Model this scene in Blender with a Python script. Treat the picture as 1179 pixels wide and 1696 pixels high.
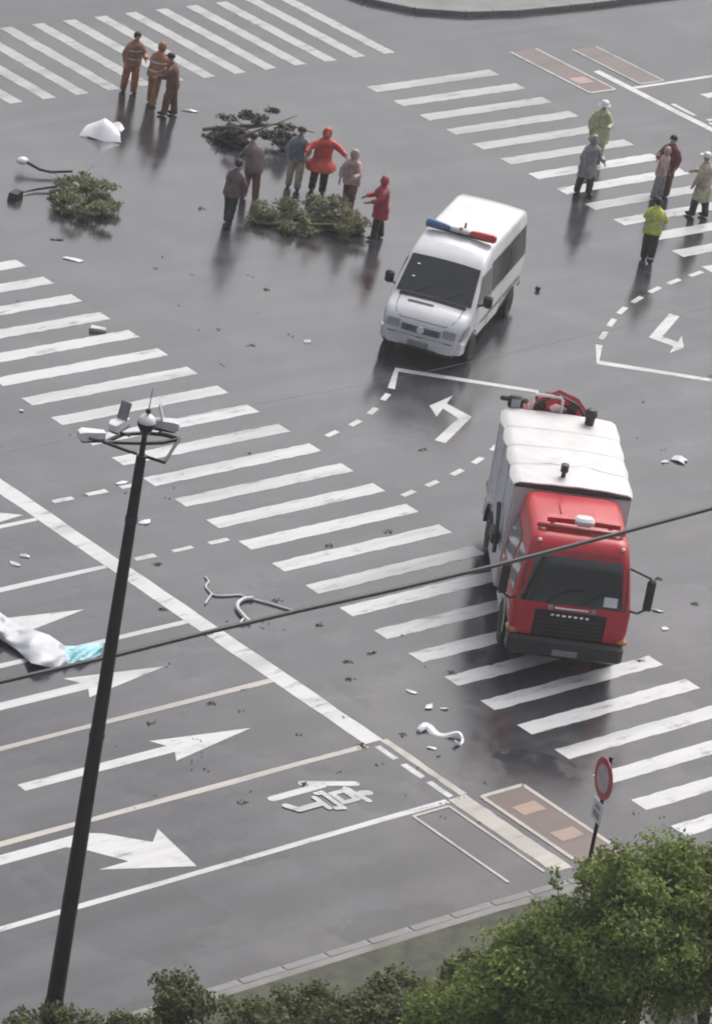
import bpy, math, random
import numpy as np
from mathutils import Vector, Matrix
R = math.radians
for o in list(bpy.data.objects): bpy.data.objects.remove(o)
sc = bpy.context.scene
C = sc.collection

# ------------------------------------------------------------------ camera
F_PX, PITCH, ROLL, YAW = 7244.2, 0.42787986, 0.17507118, 0.78256848
CAM = Vector((-57.83126, -69.60511, 39.40569))
W_PX, H_PX = 1179.0, 1696.0
_fw = Vector((math.cos(YAW)*math.cos(PITCH), math.sin(YAW)*math.cos(PITCH), -math.sin(PITCH)))
_rt = Vector((math.sin(YAW), -math.cos(YAW), 0)); _up = _rt.cross(_fw)
RT = _rt*math.cos(ROLL) + _up*math.sin(ROLL); UP = -_rt*math.sin(ROLL) + _up*math.cos(ROLL)
cd = bpy.data.cameras.new('camera'); cam = bpy.data.objects.new('camera', cd); C.objects.link(cam)
m = Matrix((RT, UP, -_fw)).transposed().to_4x4(); m.translation = CAM
cam.matrix_world = m
cd.sensor_fit = 'HORIZONTAL'; cd.sensor_width = 36; cd.lens = F_PX/W_PX*36
cd.clip_start = 1; cd.clip_end = 4000
sc.camera = cam
# ------------------------------------------------------------------ sky, sun, exposure
SUN_EL, SUN_AZ = 52, 20                       # azimuth measured from +x, counter-clockwise
w = bpy.data.worlds.new('World'); sc.world = w; w.use_nodes = True
nt = w.node_tree; nt.nodes.clear()
sky = nt.nodes.new('ShaderNodeTexSky'); sky.sky_type = 'NISHITA'; sky.sun_disc = False
sky.sun_elevation = R(SUN_EL); sky.sun_rotation = R(90-SUN_AZ)
sky.air_density = 1.0; sky.dust_density = 6.0; sky.ozone_density = 1.0
hs = nt.nodes.new('ShaderNodeHueSaturation'); hs.inputs['Saturation'].default_value = 0.42
bg = nt.nodes.new('ShaderNodeBackground'); bg.inputs['Strength'].default_value = 0.12
ow = nt.nodes.new('ShaderNodeOutputWorld')
nt.links.new(sky.outputs[0], hs.inputs['Color']); nt.links.new(hs.outputs[0], bg.inputs[0]); nt.links.new(bg.outputs[0], ow.inputs[0])
sl = bpy.data.lights.new('sun', 'SUN'); sl.energy = 0.8; sl.angle = R(40); sl.color = (1, .975, .95)
so = bpy.data.objects.new('sun', sl); C.objects.link(so)
sd = Vector((math.cos(R(SUN_EL))*math.cos(R(SUN_AZ)), math.cos(R(SUN_EL))*math.sin(R(SUN_AZ)), math.sin(R(SUN_EL))))
so.rotation_euler = sd.to_track_quat('Z', 'Y').to_euler()
sc.view_settings.view_transform = 'Standard'; sc.view_settings.look = 'None'
sc.view_settings.exposure = 0.46; sc.view_settings.gamma = 1.0; sc.view_settings.use_curve_mapping = False
sc.render.engine = 'CYCLES'; sc.cycles.filter_width = 2.0

# ------------------------------------------------------------------ helpers
def G(px, py, h=0.0):
    """point of the place at height h that the photograph shows at this pixel"""
    d = _fw + RT*((px-W_PX/2)/F_PX) - UP*((py-H_PX/2)/F_PX)
    t = (h-CAM.z)/d.z
    return CAM + d*t
def tag(o, label=None, cat=None, group=None, kind=None):
    if label: o['label'] = label
    if cat: o['category'] = cat
    if group: o['group'] = group
    if kind: o['kind'] = kind
    return o
def thing(name, label, cat, loc=(0,0,0), rz=0.0, group=None):
    o = bpy.data.objects.new(name, None); C.objects.link(o); o.empty_display_size = .2
    o.location = loc; o.rotation_euler = (0,0,rz)
    return tag(o, label, cat, group)
class MB:
    def __init__(s): s.v = []; s.f = []
    def add(s, vs, fs):
        n = len(s.v); s.v += [tuple(q) for q in vs]; s.f += [tuple(i+n for i in f) for f in fs]; return s
    def box(s, x0, x1, y0, y1, z0, z1, ch=0.0):
        if ch <= 0:
            return s.add([(x,y,z) for x in (x0,x1) for y in (y0,y1) for z in (z0,z1)],
                [(0,1,3,2),(4,6,7,5),(0,4,5,1),(2,3,7,6),(0,2,6,4),(1,5,7,3)])
        c = min(ch, (x1-x0)*.45, (y1-y0)*.45, (z1-z0)*.45)
        rings = []
        for z, i in ((z0,c),(z0+c,0),(z1-c,0),(z1,c)):
            a0,a1,b0,b1 = x0+i,x1-i,y0+i,y1-i
            rings.append([(a0+c,b0,z),(a1-c,b0,z),(a1,b0+c,z),(a1,b1-c,z),(a1-c,b1,z),(a0+c,b1,z),(a0,b1-c,z),(a0,b0+c,z)])
        return s.loft(rings)
    def loft(s, rings, cap=True, close=True):
        n = len(rings[0]); vs = [p for r in rings for p in r]; fs = []
        for i in range(len(rings)-1):
            for j in range(n if close else n-1):
                k = (j+1) % n
                fs.append((i*n+j, i*n+k, (i+1)*n+k, (i+1)*n+j))
        if cap and close:
            fs.append(tuple(range(n))[::-1]); fs.append(tuple((len(rings)-1)*n+j for j in range(n)))
        return s.add(vs, fs)
    def tube(s, pts, rad, n=8, cap=True):
        pts = [Vector(p) for p in pts]
        rads = rad if isinstance(rad, (list,tuple)) else [rad]*len(pts)
        rings = []; ref = None
        for i,p in enumerate(pts):
            t = (pts[min(i+1,len(pts)-1)] - pts[max(i-1,0)]).normalized()
            if ref is None: ref = t.orthogonal().normalized()
            a = (ref - t*ref.dot(t))
            a = a.normalized() if a.length > 1e-6 else t.orthogonal().normalized()
            ref = a; b = t.cross(a)
            rings.append([p + (a*math.cos(2*math.pi*k/n) + b*math.sin(2*math.pi*k/n))*rads[i] for k in range(n)])
        return s.loft(rings, cap)
    def lathe(s, prof, n=20, o=(0,0,0), axis='z'):
        rings = []
        for r,z in prof:
            ring = []
            for k in range(n):
                a = 2*math.pi*k/n; c_, s_ = r*math.cos(a), r*math.sin(a)
                if axis == 'z': q = (c_, s_, z)
                elif axis == 'y': q = (s_, z, c_)
                else: q = (z, c_, s_)
                ring.append((o[0]+q[0], o[1]+q[1], o[2]+q[2]))
            rings.append(ring)
        return s.loft(rings)
    def ell(s, c, r, nu=14, nv=8, f=None):
        rings = []
        for i in range(nv+1):
            th = math.pi*(i+.02)/(nv+.04); ring = []
            for k in range(nu):
                a = 2*math.pi*k/nu
                d = Vector((math.sin(th)*math.cos(a), math.sin(th)*math.sin(a), -math.cos(th)))
                k_ = f(d) if f else 1.0
                ring.append((c[0]+r[0]*d.x*k_, c[1]+r[1]*d.y*k_, c[2]+r[2]*d.z*k_))
            rings.append(ring)
        return s.loft(rings)
    def prism(s, poly, z0, z1):
        n = len(poly)
        return s.loft([[(x,y,z0) for x,y in poly],[(x,y,z1) for x,y in poly]])
    def grid(s, P, flip=False):
        r, c_ = len(P), len(P[0]); vs = [q for row in P for q in row]; fs = []
        for i in range(r-1):
            for j in range(c_-1):
                f = (i*c_+j, i*c_+j+1, (i+1)*c_+j+1, (i+1)*c_+j)
                fs.append(f[::-1] if flip else f)
        return s.add(vs, fs)
    def slab(s, P, t):
        """a sheet of points P given thickness t downwards, closed"""
        r, c_ = len(P), len(P[0])
        Q = [[(q[0],q[1],q[2]-t) for q in row] for row in P]
        s.grid(P); s.grid(Q, True)
        for i in range(r-1):
            for j in (0, c_-1):
                s.add([P[i][j],P[i+1][j],Q[i+1][j],Q[i][j]], [(0,1,2,3)])
        for j in range(c_-1):
            for i in (0, r-1):
                s.add([P[i][j],P[i][j+1],Q[i][j+1],Q[i][j]], [(0,1,2,3)])
        return s
    def mesh(s, name, mat, smooth=35):
        me = bpy.data.meshes.new(name); me.from_pydata(s.v, [], s.f); me.update()
        if mat: me.materials.append(mat)
        import bmesh
        bm = bmesh.new(); bm.from_mesh(me); bmesh.ops.recalc_face_normals(bm, faces=bm.faces); bm.to_mesh(me); bm.free()
        if smooth:
            me.polygons.foreach_set('use_smooth', [True]*len(me.polygons)); me.set_sharp_from_angle(angle=R(smooth))
        return me
    def build(s, name, mat, parent=None, smooth=35, loc=None, rot=None):
        o = bpy.data.objects.new(name, s.mesh(name, mat, smooth)); C.objects.link(o)
        if parent: o.parent = parent
        if loc: o.location = loc
        if rot: o.rotation_euler = rot
        return o
def link(name, me, parent=None, loc=(0,0,0), rot=(0,0,0)):
    o = bpy.data.objects.new(name, me); C.objects.link(o); o.location = loc; o.rotation_euler = rot
    if parent: o.parent = parent
    return o
def lerp(keys, x):
    if x <= keys[0][0]: return keys[0][1]
    for (a,b),(c_,d) in zip(keys, keys[1:]):
        if x <= c_: return b + (d-b)*(x-a)/(c_-a)
    return keys[-1][1]

# ------------------------------------------------------------------ materials
def mat(name, col, rough=.5, metal=0.0, var=.12, vscale=6.0, bump=0.0, bscale=40.0, spec=.5, coat=0.0, emit=None, dirt=None):
    M = bpy.data.materials.new(name); M.use_nodes = True
    n = M.node_tree; b = n.nodes['Principled BSDF']; L = n.links.new
    b.inputs['Roughness'].default_value = rough; b.inputs['Metallic'].default_value = metal
    b.inputs['Specular IOR Level'].default_value = spec; b.inputs['Coat Weight'].default_value = coat
    b.inputs['Coat Roughness'].default_value = .08
    tc = n.nodes.new('ShaderNodeTexCoord'); nz = n.nodes.new('ShaderNodeTexNoise')
    nz.inputs['Scale'].default_value = vscale; nz.inputs['Detail'].default_value = 5; L(tc.outputs['Object'], nz.inputs['Vector'])
    rp = n.nodes.new('ShaderNodeValToRGB')
    d2 = dirt if dirt else tuple(c_*(1-2*var) for c_ in col[:3])
    rp.color_ramp.elements[0].position = .3; rp.color_ramp.elements[0].color = (*d2, 1)
    rp.color_ramp.elements[1].position = .62; rp.color_ramp.elements[1].color = (*[min(1,c_*(1+var*.5)) for c_ in col[:3]], 1)
    L(nz.outputs[0], rp.inputs[0]); L(rp.outputs[0], b.inputs['Base Color'])
    if bump:
        n2 = n.nodes.new('ShaderNodeTexNoise'); n2.inputs['Scale'].default_value = bscale; n2.inputs['Detail'].default_value = 4
        L(tc.outputs['Object'], n2.inputs['Vector'])
        bp = n.nodes.new('ShaderNodeBump'); bp.inputs['Strength'].default_value = bump; bp.inputs['Distance'].default_value = .02
        L(n2.outputs[0], bp.inputs['Height']); L(bp.outputs[0], b.inputs['Normal'])
    if emit:
        b.inputs['Emission Color'].default_value = (*emit[:3], 1); b.inputs['Emission Strength'].default_value = emit[3]
    return M
def asphalt():
    M = bpy.data.materials.new('wet_asphalt'); M.use_nodes = True
    n = M.node_tree; b = n.nodes['Principled BSDF']; L = n.links.new
    tc = n.nodes.new('ShaderNodeTexCoord')
    def noise(scale, det=4, vec=None, rgh=.55):
        q = n.nodes.new('ShaderNodeTexNoise'); q.inputs['Scale'].default_value = scale; q.inputs['Detail'].default_value = det
        q.inputs['Roughness'].default_value = rgh; L(vec or tc.outputs['Object'], q.inputs['Vector']); return q.outputs[0]
    def ramp(src, p0, v0, p1, v1):
        q = n.nodes.new('ShaderNodeMapRange'); q.interpolation_type = 'SMOOTHSTEP'
        q.inputs['From Min'].default_value = p0; q.inputs['From Max'].default_value = p1
        q.inputs['To Min'].default_value = v0; q.inputs['To Max'].default_value = v1; L(src, q.inputs[0]); return q.outputs[0]
    def mul(a, c_):
        q = n.nodes.new('ShaderNodeMath'); q.operation = 'MULTIPLY'; L(a, q.inputs[0])
        if isinstance(c_, (int,float)): q.inputs[1].default_value = c_
        else: L(c_, q.inputs[1])
        return q.outputs[0]
    big = noise(.075, 3); mid = noise(.55, 5); fine = noise(55, 3, rgh=.7)
    mp = n.nodes.new('ShaderNodeMapping'); mp.inputs['Scale'].default_value = (.10, 1.3, 1); L(tc.outputs['Object'], mp.inputs[0])
    streak = noise(1.0, 4, mp.outputs[0])
    val = mul(mul(ramp(big, .3, .74, .7, 1.2), ramp(mid, .25, .74, .75, 1.22)), ramp(streak, .3, .72, .7, 1.2))
    val = mul(mul(val, ramp(fine, .3, .65, .7, 1.35)), ramp(noise(.28, 6, rgh=.6), .53, 1.06, .57, .80))
    mx = n.nodes.new('ShaderNodeMix'); mx.data_type = 'RGBA'; mx.blend_type = 'MULTIPLY'; mx.inputs['Factor'].default_value = 1
    cr = n.nodes.new('ShaderNodeCombineColor'); L(val, cr.inputs[0]); L(val, cr.inputs[1]); L(val, cr.inputs[2])
    mx.inputs['A'].default_value = (*ASPHALT, 1); L(cr.outputs[0], mx.inputs['B']); L(mx.outputs['Result'], b.inputs['Base Color'])
    pud = noise(.28, 6, rgh=.6)
    L(mul(mul(ramp(big, .35, .17, .62, .085), ramp(mid, .3, .7, .7, 1.4)), ramp(pud, .53, 1.15, .57, .55)), b.inputs['Roughness'])
    # water stands in the low middle of the junction and thins out towards the approaches
    sv = n.nodes.new('ShaderNodeVectorMath'); sv.operation = 'DISTANCE'; L(tc.outputs['Object'], sv.inputs[0]); sv.inputs[1].default_value = (3, 5, 0)
    wob = n.nodes.new('ShaderNodeMath'); wob.operation = 'MULTIPLY_ADD'; L(big, wob.inputs[0]); wob.inputs[1].default_value = 26.0; L(sv.outputs['Value'], wob.inputs[2])
    wet = ramp(wob.outputs[0], 16, 1.0, 42, .46)
    L(wet, b.inputs['Specular IOR Level']); b.inputs['IOR'].default_value = 1.62
    bp = n.nodes.new('ShaderNodeBump'); bp.inputs['Strength'].default_value = .10; bp.inputs['Distance'].default_value = .01
    L(fine, bp.inputs['Height']); L(bp.outputs[0], b.inputs['Normal'])
    return M
def paint(name, col, wear=.42, worn=None):
    """thermoplastic road paint, worn through to asphalt in places"""
    M = bpy.data.materials.new(name); M.use_nodes = True
    n = M.node_tree; b = n.nodes['Principled BSDF']; L = n.links.new
    tc = n.nodes.new('ShaderNodeTexCoord')
    def noise(scale, det, rg=.6, vec=None):
        q = n.nodes.new('ShaderNodeTexNoise'); q.inputs['Scale'].default_value = scale; q.inputs['Detail'].default_value = det
        q.inputs['Roughness'].default_value = rg; L(vec or tc.outputs['Object'], q.inputs['Vector']); return q.outputs[0]
    mp = n.nodes.new('ShaderNodeMapping'); mp.inputs['Scale'].default_value = (.5, 2.0, 1); L(tc.outputs['Object'], mp.inputs[0])
    a = noise(2.2, 8, .72, mp.outputs[0]); f = noise(34, 3); g = noise(.5, 3)
    r1 = n.nodes.new('ShaderNodeValToRGB'); r1.color_ramp.elements[0].position = wear-.13; r1.color_ramp.elements[1].position = wear
    wc = worn or (.16,.16,.165)
    r1.color_ramp.elements[0].color = (*wc, 1); r1.color_ramp.elements[1].color = (*col, 1)
    e = r1.color_ramp.elements.new(min(.95, wear+.25)); e.color = (*[min(1,c_*1.06) for c_ in col], 1)
    ad = n.nodes.new('ShaderNodeMath'); ad.operation = 'MULTIPLY_ADD'; L(f, ad.inputs[0]); ad.inputs[1].default_value = .18
    L(a, ad.inputs[2])
    a2 = n.nodes.new('ShaderNodeMath'); a2.operation = 'MULTIPLY_ADD'; L(g, a2.inputs[0]); a2.inputs[1].default_value = .22; L(ad.outputs[0], a2.inputs[2])
    sb = n.nodes.new('ShaderNodeMath'); sb.operation = 'SUBTRACT'; L(a2.outputs[0], sb.inputs[0]); sb.inputs[1].default_value = .2
    mp2 = n.nodes.new('ShaderNodeMapping'); mp2.inputs['Scale'].default_value = (.10, 1.1, 1); L(tc.outputs['Object'], mp2.inputs[0])
    ty = noise(1.0, 4, .6, mp2.outputs[0]); tr = n.nodes.new('ShaderNodeMapRange'); tr.inputs['From Min'].default_value = .34; tr.inputs['From Max'].default_value = .52
    tr.inputs['To Min'].default_value = .70; tr.inputs['To Max'].default_value = 1.0; L(ty, tr.inputs[0])
    tm = n.nodes.new('ShaderNodeVectorMath'); tm.operation = 'SCALE'; L(r1.outputs[0], tm.inputs[0]); L(tr.outputs[0], tm.inputs['Scale'])
    L(sb.outputs[0], r1.inputs[0]); L(tm.outputs[0], b.inputs['Base Color'])
    b.inputs['Roughness'].default_value = .32
    bp = n.nodes.new('ShaderNodeBump'); bp.inputs['Strength'].default_value = .12; bp.inputs['Distance'].default_value = .006
    L(f, bp.inputs['Height']); L(bp.outputs[0], b.inputs['Normal'])
    return M
def leaf_mat(name, c0, c1, rough=.42):
    M = bpy.data.materials.new(name); M.use_nodes = True
    n = M.node_tree; b = n.nodes['Principled BSDF']; L = n.links.new
    ge = n.nodes.new('ShaderNodeNewGeometry'); tc = n.nodes.new('ShaderNodeTexCoord')
    nz = n.nodes.new('ShaderNodeTexNoise'); nz.inputs['Scale'].default_value = .9; nz.inputs['Detail'].default_value = 4; L(tc.outputs['Object'], nz.inputs['Vector'])
    ad = n.nodes.new('ShaderNodeMath'); ad.operation = 'ADD'; L(ge.outputs['Random Per Island'], ad.inputs[0]); L(nz.outputs[0], ad.inputs[1])
    rp = n.nodes.new('ShaderNodeValToRGB'); rp.color_ramp.elements[0].position = .35; rp.color_ramp.elements[1].position = 1.0
    hf = n.nodes.new('ShaderNodeMath'); hf.operation = 'MULTIPLY'; L(ad.outputs[0], hf.inputs[0]); hf.inputs[1].default_value = .62
    rp.color_ramp.elements[0].color = (*c0, 1); rp.color_ramp.elements[1].color = (*c1, 1)
    L(hf.outputs[0], rp.inputs[0]); L(rp.outputs[0], b.inputs['Base Color']); b.inputs['Roughness'].default_value = rough
    tr = n.nodes.new('ShaderNodeBsdfTranslucent'); L(rp.outputs[0], tr.inputs[0])
    mx = n.nodes.new('ShaderNodeMixShader'); mx.inputs[0].default_value = .42
    out = n.nodes['Material Output']; L(b.outputs[0], mx.inputs[1]); L(tr.outputs[0], mx.inputs[2]); L(mx.outputs[0], out.inputs[0])
    return M
ASPHALT = (.051,.050,.057)
M_ROAD = asphalt()
M_WHITE = paint('white_road_paint', (.58,.58,.585), .44)
M_HAZED = paint('hazed_white_road_paint', (.42,.42,.41), .45)  # white paint greyed for far markings, distance haze put into the colour
M_CREAM = paint('cream_road_paint', (.46,.43,.385), .42)
M_BROWN = paint('red_brown_lane_paint', (.125,.085,.072), .35, (.15,.135,.13))
M_PINK = paint('pale_pink_paint', (.36,.24,.19), .38, (.24,.16,.13))
M_KERB = mat('kerb_stone', (.22,.22,.215), .55, bump=.3, vscale=2)
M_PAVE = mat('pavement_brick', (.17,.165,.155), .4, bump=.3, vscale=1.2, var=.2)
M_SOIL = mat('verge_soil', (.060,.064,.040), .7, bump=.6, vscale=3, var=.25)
M_GROUND = mat('far_ground', (.12,.12,.11), .7, vscale=.05)
M_PW = mat('white_car_paint', (.75,.75,.76), .22, coat=.5, var=.05, vscale=2)
M_PR = mat('red_truck_paint', (.54,.030,.040), .36, coat=.12, var=.06, vscale=2)
M_DR = mat('dark_red_paint', (.36,.03,.03), .3, coat=.3, var=.08)
M_GLASS = mat('dark_tinted_glass', (.022,.025,.028), .06, spec=1.0, var=.05)
M_GLASS2 = mat('black_side_glass', (.012,.013,.015), .12, spec=.35, var=.05)
M_BLACK = mat('black_plastic', (.016,.016,.018), .45)
M_RUB = mat('tyre_rubber', (.018,.018,.018), .75, bump=.3, bscale=60)
M_RIM = mat('steel_rim', (.42,.42,.44), .35, metal=.7)
M_CHROME = mat('chrome', (.72,.72,.74), .15, metal=1.0, var=.03)
M_LAMP = mat('clear_lamp_lens', (.30,.31,.33), .1, coat=.6)
M_AMBER = mat('amber_lens', (.40,.13,.02), .15, coat=.5)
M_BLUEL = mat('blue_lamp_lens', (.06,.13,.33), .15, coat=.6)
M_REDL = mat('red_lamp_lens', (.60,.03,.025), .15, coat=.6)
M_LGREY = mat('light_grey_panel', (.58,.58,.61), .4, var=.08)
M_MGREY = mat('mid_grey_metal', (.26,.26,.27), .4, metal=.3)
M_DGREY = mat('dark_grey_metal', (.045,.045,.05), .45, metal=.2)
M_POLE = mat('dark_pole_paint', (.020,.020,.024), .35, vscale=3)
M_CANVAS = mat('white_canvas', (.69,.675,.67), .5, var=.05, vscale=1.6, bump=.15, bscale=9)
M_TARP = mat('pale_tarp', (.62,.62,.655), .38, var=.08, vscale=2.5, bump=.35, bscale=7)
M_TARPB = mat('light_blue_tarp', (.38,.68,.76), .38, var=.06, vscale=3, bump=.3, bscale=7)
M_PLASTIC = mat('white_plastic', (.80,.80,.82), .3, var=.05)
M_CABLE = mat('cable_black', (.030,.030,.033), .5)
M_WIRE = mat('cable_grey', (.20,.20,.21), .5)
M_CORD = mat('pale_cord', (.62,.62,.62), .45)
M_BARK = mat('bark', (.075,.058,.042), .8, bump=.6, bscale=25)
M_TWIG = mat('pale_branch', (.20,.19,.14), .7, bump=.4, bscale=25)
M_LEAF = leaf_mat('tree_leaves', (.085,.125,.024), (.31,.39,.085), .6)
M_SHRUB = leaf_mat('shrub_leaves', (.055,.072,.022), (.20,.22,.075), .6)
M_LEAF2 = leaf_mat('fallen_leaves', (.12,.128,.07), (.34,.34,.19), .5)
M_LITTER = leaf_mat('leaf_litter', (.022,.022,.018), (.07,.066,.045), .5)
M_SKIN = mat('skin', (.45,.29,.21), .55, var=.05)
M_HAIR = mat('black_hair', (.012,.011,.010), .6)
M_BOOT = mat('black_boots', (.012,.012,.013), .4)
M_SIGNR = mat('sign_red', (.50,.04,.075), .35, var=.08)
M_SIGNW = mat('sign_white', (.74,.72,.72), .35, var=.05)
M_HELM = mat('helmet_white', (.8,.8,.78), .25, var=.03)

# ------------------------------------------------------------------ ground, road, pavements
def sheet(name, poly, z, material, parent=None):
    me = bpy.data.meshes.new(name); me.from_pydata([(x,y,z) for x,y in poly], [], [tuple(range(len(poly)))]); me.update()
    # face up
    if me.polygons[0].normal.z < 0: me.flip_normals()
    me.materials.append(material)
    o = bpy.data.objects.new(name, me); C.objects.link(o)
    if parent: o.parent = parent
    return o
g = sheet('ground', [(-600,-600),(600,-600),(600,600),(-600,600)], -.05, M_GROUND); tag(g, kind='structure')
road = sheet('road', [(-260,-240),(260,-240),(260,240),(-260,240)], 0, M_ROAD)
tag(road, 'wet grey asphalt junction with white markings', None, None, 'structure')
def arc_pave(name, pts, far, label):
    poly = pts + far
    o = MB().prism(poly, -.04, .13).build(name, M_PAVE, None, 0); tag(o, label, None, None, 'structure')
    # kerb stones along the curve, each a piece
    d = 0
    stones = []
    for a, b in zip(pts, pts[1:]):
        a, b = Vector((*a,0)), Vector((*b,0)); L_ = (b-a).length; k = max(1, round(L_/1.0))
        for i in range(k):
            p0 = a.lerp(b, i/k); p1 = a.lerp(b, (i+1)/k); stones.append((p0, p1))
    stones.sort(key=lambda s: (s[0]-Vector((2,-6,0))).length)
    me = MB().box(-.49,.49,-.09,.09,-.03,.145,.015).mesh('kerb_stone', M_KERB)
    for p0, p1 in stones[:70]:
        e = p1-p0; q = link('kerb_stone', me, o, (p0+p1)/2, (0,0,math.atan2(e.y,e.x))); q.scale = (e.length/1.0, 1, 1)
    return o
near = arc_pave('pavement', [(-60,-22.8),(-5.5,-22.8),(-3.6,-22.85),(-1.8,-23.1),(0,-24.0),(2,-25.6),(4,-28),(5.4,-31),(6,-35),(6,-80)], [(-60,-80)],
    'brick pavement with kerb at the near corner under the trees')
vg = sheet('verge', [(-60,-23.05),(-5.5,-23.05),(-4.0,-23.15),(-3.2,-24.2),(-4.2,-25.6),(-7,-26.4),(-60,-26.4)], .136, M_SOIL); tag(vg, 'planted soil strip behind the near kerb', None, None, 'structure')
far_p = arc_pave('pavement', [(90,15.6),(34,15.6),(31,15.75),(29.2,16.1),(27.8,16.8),(26.9,17.9),(26.5,19.5),(26.4,24),(26.4,90)], [(90,90)],
    'pavement with pale kerb at the far corner')

# ---- painted markings: each piece a child of the road
def rect(name, x0, x1, y0, y1, material=M_WHITE, z=.004):
    # hand-laid edges: short segments with small wobble
    rnd = random.Random(hash((round(x0*37), round(y0*91))) & 0xffff)
    j = lambda: rnd.uniform(-.016, .016)
    nx = max(1, min(24, int(abs(x1-x0)/.22))); ny = max(1, min(24, int(abs(y1-y0)/.22)))
    poly = [(x0+(x1-x0)*i/nx, y0+j()) for i in range(nx+1)] + [(x1+j(), y0+(y1-y0)*i/ny) for i in range(1,ny)] + \
           [(x1-(x1-x0)*i/nx, y1+j()) for i in range(nx+1)] + [(x0+j(), y1-(y1-y0)*i/ny) for i in range(1,ny)]
    return sheet(name, poly, z, material, road)
def poly_mark(name, pts, material=M_WHITE, z=.004): return sheet(name, pts, z, material, road)
def strip(mb, p0, p1, wd, z):
    p0, p1 = Vector((p0[0],p0[1],0)), Vector((p1[0],p1[1],0)); e = (p1-p0).normalized()*wd/2; nrm = Vector((-e.y,e.x,0))
    def cap(c_, d, n_): return [c_ + n_*math.cos(a) + d*math.sin(a) for a in [math.pi*k/6 for k in range(7)]]
    P = cap(p1, e, nrm) + cap(p0, -e, -nrm)
    mb.add([(q.x,q.y,z) for q in P], [tuple(range(len(P)))])
def stroke(name, pts, wd, material=M_WHITE, z=.004):
    """a painted band of constant width through the points"""
    P = [Vector((q[0],q[1],0)) for q in pts]; Lf, Rt = [], []
    for i,q in enumerate(P):
        t = (P[min(i+1,len(P)-1)]-P[max(i-1,0)]).normalized(); nrm = Vector((-t.y,t.x,0))*wd/2
        k = 1.0
        if 0 < i < len(P)-1:
            c_ = (P[i+1]-P[i]).normalized().dot((P[i]-P[i-1]).normalized()); k = min(1.6, 1/math.sqrt(max(.2,(1+c_)/2)))
        Lf.append((q.x+nrm.x*k, q.y+nrm.y*k)); Rt.append((q.x-nrm.x*k, q.y-nrm.y*k))
    mb = MB(); n_ = len(P)
    mb.add([(x,y,z) for x,y in Lf]+[(x,y,z) for x,y in Rt], [(i,i+1,n_+i+1,n_+i) for i in range(n_-1)])
    o = mb.build(name, material, road, 0)
    return o
# west crosswalk (near side), stripes 1.1 m apart
for i in range(-9, 23):
    rect('crosswalk_stripe', 0, 4.80, -1.1*i-.43, -1.1*i, M_WHITE)
# north crosswalk, stripes running the other way
for i in range(-1, 14):
    x = 11.15 + 1.1*i
    if x < 25.2: rect('crosswalk_stripe', x, x+.43, 14.2, 19.1, M_HAZED)
# east crosswalk
for i in range(-8, 8):
    y = 4.55 + 1.1*i
    rect('crosswalk_stripe', 22.0, 26.65, y-.43, y, M_HAZED if i > 1 else M_WHITE)
# near stop line, lane lines
rect('stop_line', -3.46, -3.0, -16.90, -2.0)
rect('stop_line', -3.08, -2.90, -19.28, -16.92, M_CREAM)
rect('stop_line', -3.42, -2.95, -22.3, -19.30, M_CREAM)
for a, b in ((-17.08,-17.62),(-17.84,-18.42),(-18.60,-19.24)): rect('stop_line_dash', -3.36, -3.21, b, a)
for y, mt in ((-6.25,M_WHITE),(-8.63,M_WHITE),(-11.31,M_WHITE),(-14.03,M_CREAM),(-16.95,M_CREAM),(-19.34,M_WHITE)):
    rect('lane_line', -45, -3.47, y-.075, y+.075, mt)
# guide dashes running on from the lane lines
for y, xs in ((-5.70,(-2.35,-1.42,-.50)),(-8.62,(-2.40,-1.39,-.41))):
    for x in xs: rect('guide_dash', x-.27, x+.27, y-.07, y+.07)
# straight arrows
def s_arrow(tx, y, mt=M_WHITE):
    poly_mark('direction_arrow', [(tx,y),(tx-2.22,y+.42),(tx-2.02,y+.13),(tx-5.62,y+.125),(tx-5.62,y-.125),(tx-2.02,y-.13),(tx-2.22,y-.42)], mt)
for tx, y in ((-5.15,-15.42),(-5.13,-12.67),(-5.10,-10.02)): s_arrow(tx, y)
# left-turn arrow head of the inner lane at the picture's edge
poly_mark('direction_arrow', [(-3.62,-5.98),(-4.5,-5.35),(-4.35,-5.65),(-5.2,-5.45),(-9,-5.45),(-9,-5.70),(-5.2,-5.70),(-4.35,-5.85),(-4.6,-6.1)])
# right-turn arrow
poly_mark('direction_arrow', [(-16,-17.26),(-10.75,-17.26),(-10.40,-17.45),(-9.75,-18.10),(-9.35,-17.75),(-9.55,-19.15),(-11.30,-18.46),(-10.60,-18.46),(-11.10,-17.75),(-11.35,-17.55),(-16,-17.55)])
# the character 停 in the kerbside lane
tg = MB()
for k,(a,b,wd) in enumerate([((-5.66,-17.58),(-4.70,-18.03),.13),((-5.36,-17.80),(-6.60,-17.80),.14),((-4.83,-18.38),(-4.70,-18.42),.14),
    ((-5.00,-18.10),(-4.90,-18.66),.10),((-5.42,-18.15),(-5.06,-18.15),.09),((-5.42,-18.52),(-5.06,-18.52),.09),((-5.09,-18.15),(-5.09,-18.52),.09),((-5.40,-18.15),(-5.40,-18.52),.09),
    ((-5.55,-18.02),(-5.55,-18.68),.09),((-5.55,-18.05),(-5.68,-18.02),.09),((-5.55,-18.66),(-5.70,-18.62),.09),
    ((-5.82,-18.12),(-5.82,-18.56),.09),((-5.85,-18.36),(-6.42,-18.36),.12),((-6.40,-18.36),(-6.54,-18.14),.12)]):
    strip(tg, a, b, wd*1.35, .004+.0012*k)
tg.build('road_character', M_WHITE, road, 0)['label'] = 'white painted character on the road before the stop line'
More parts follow.
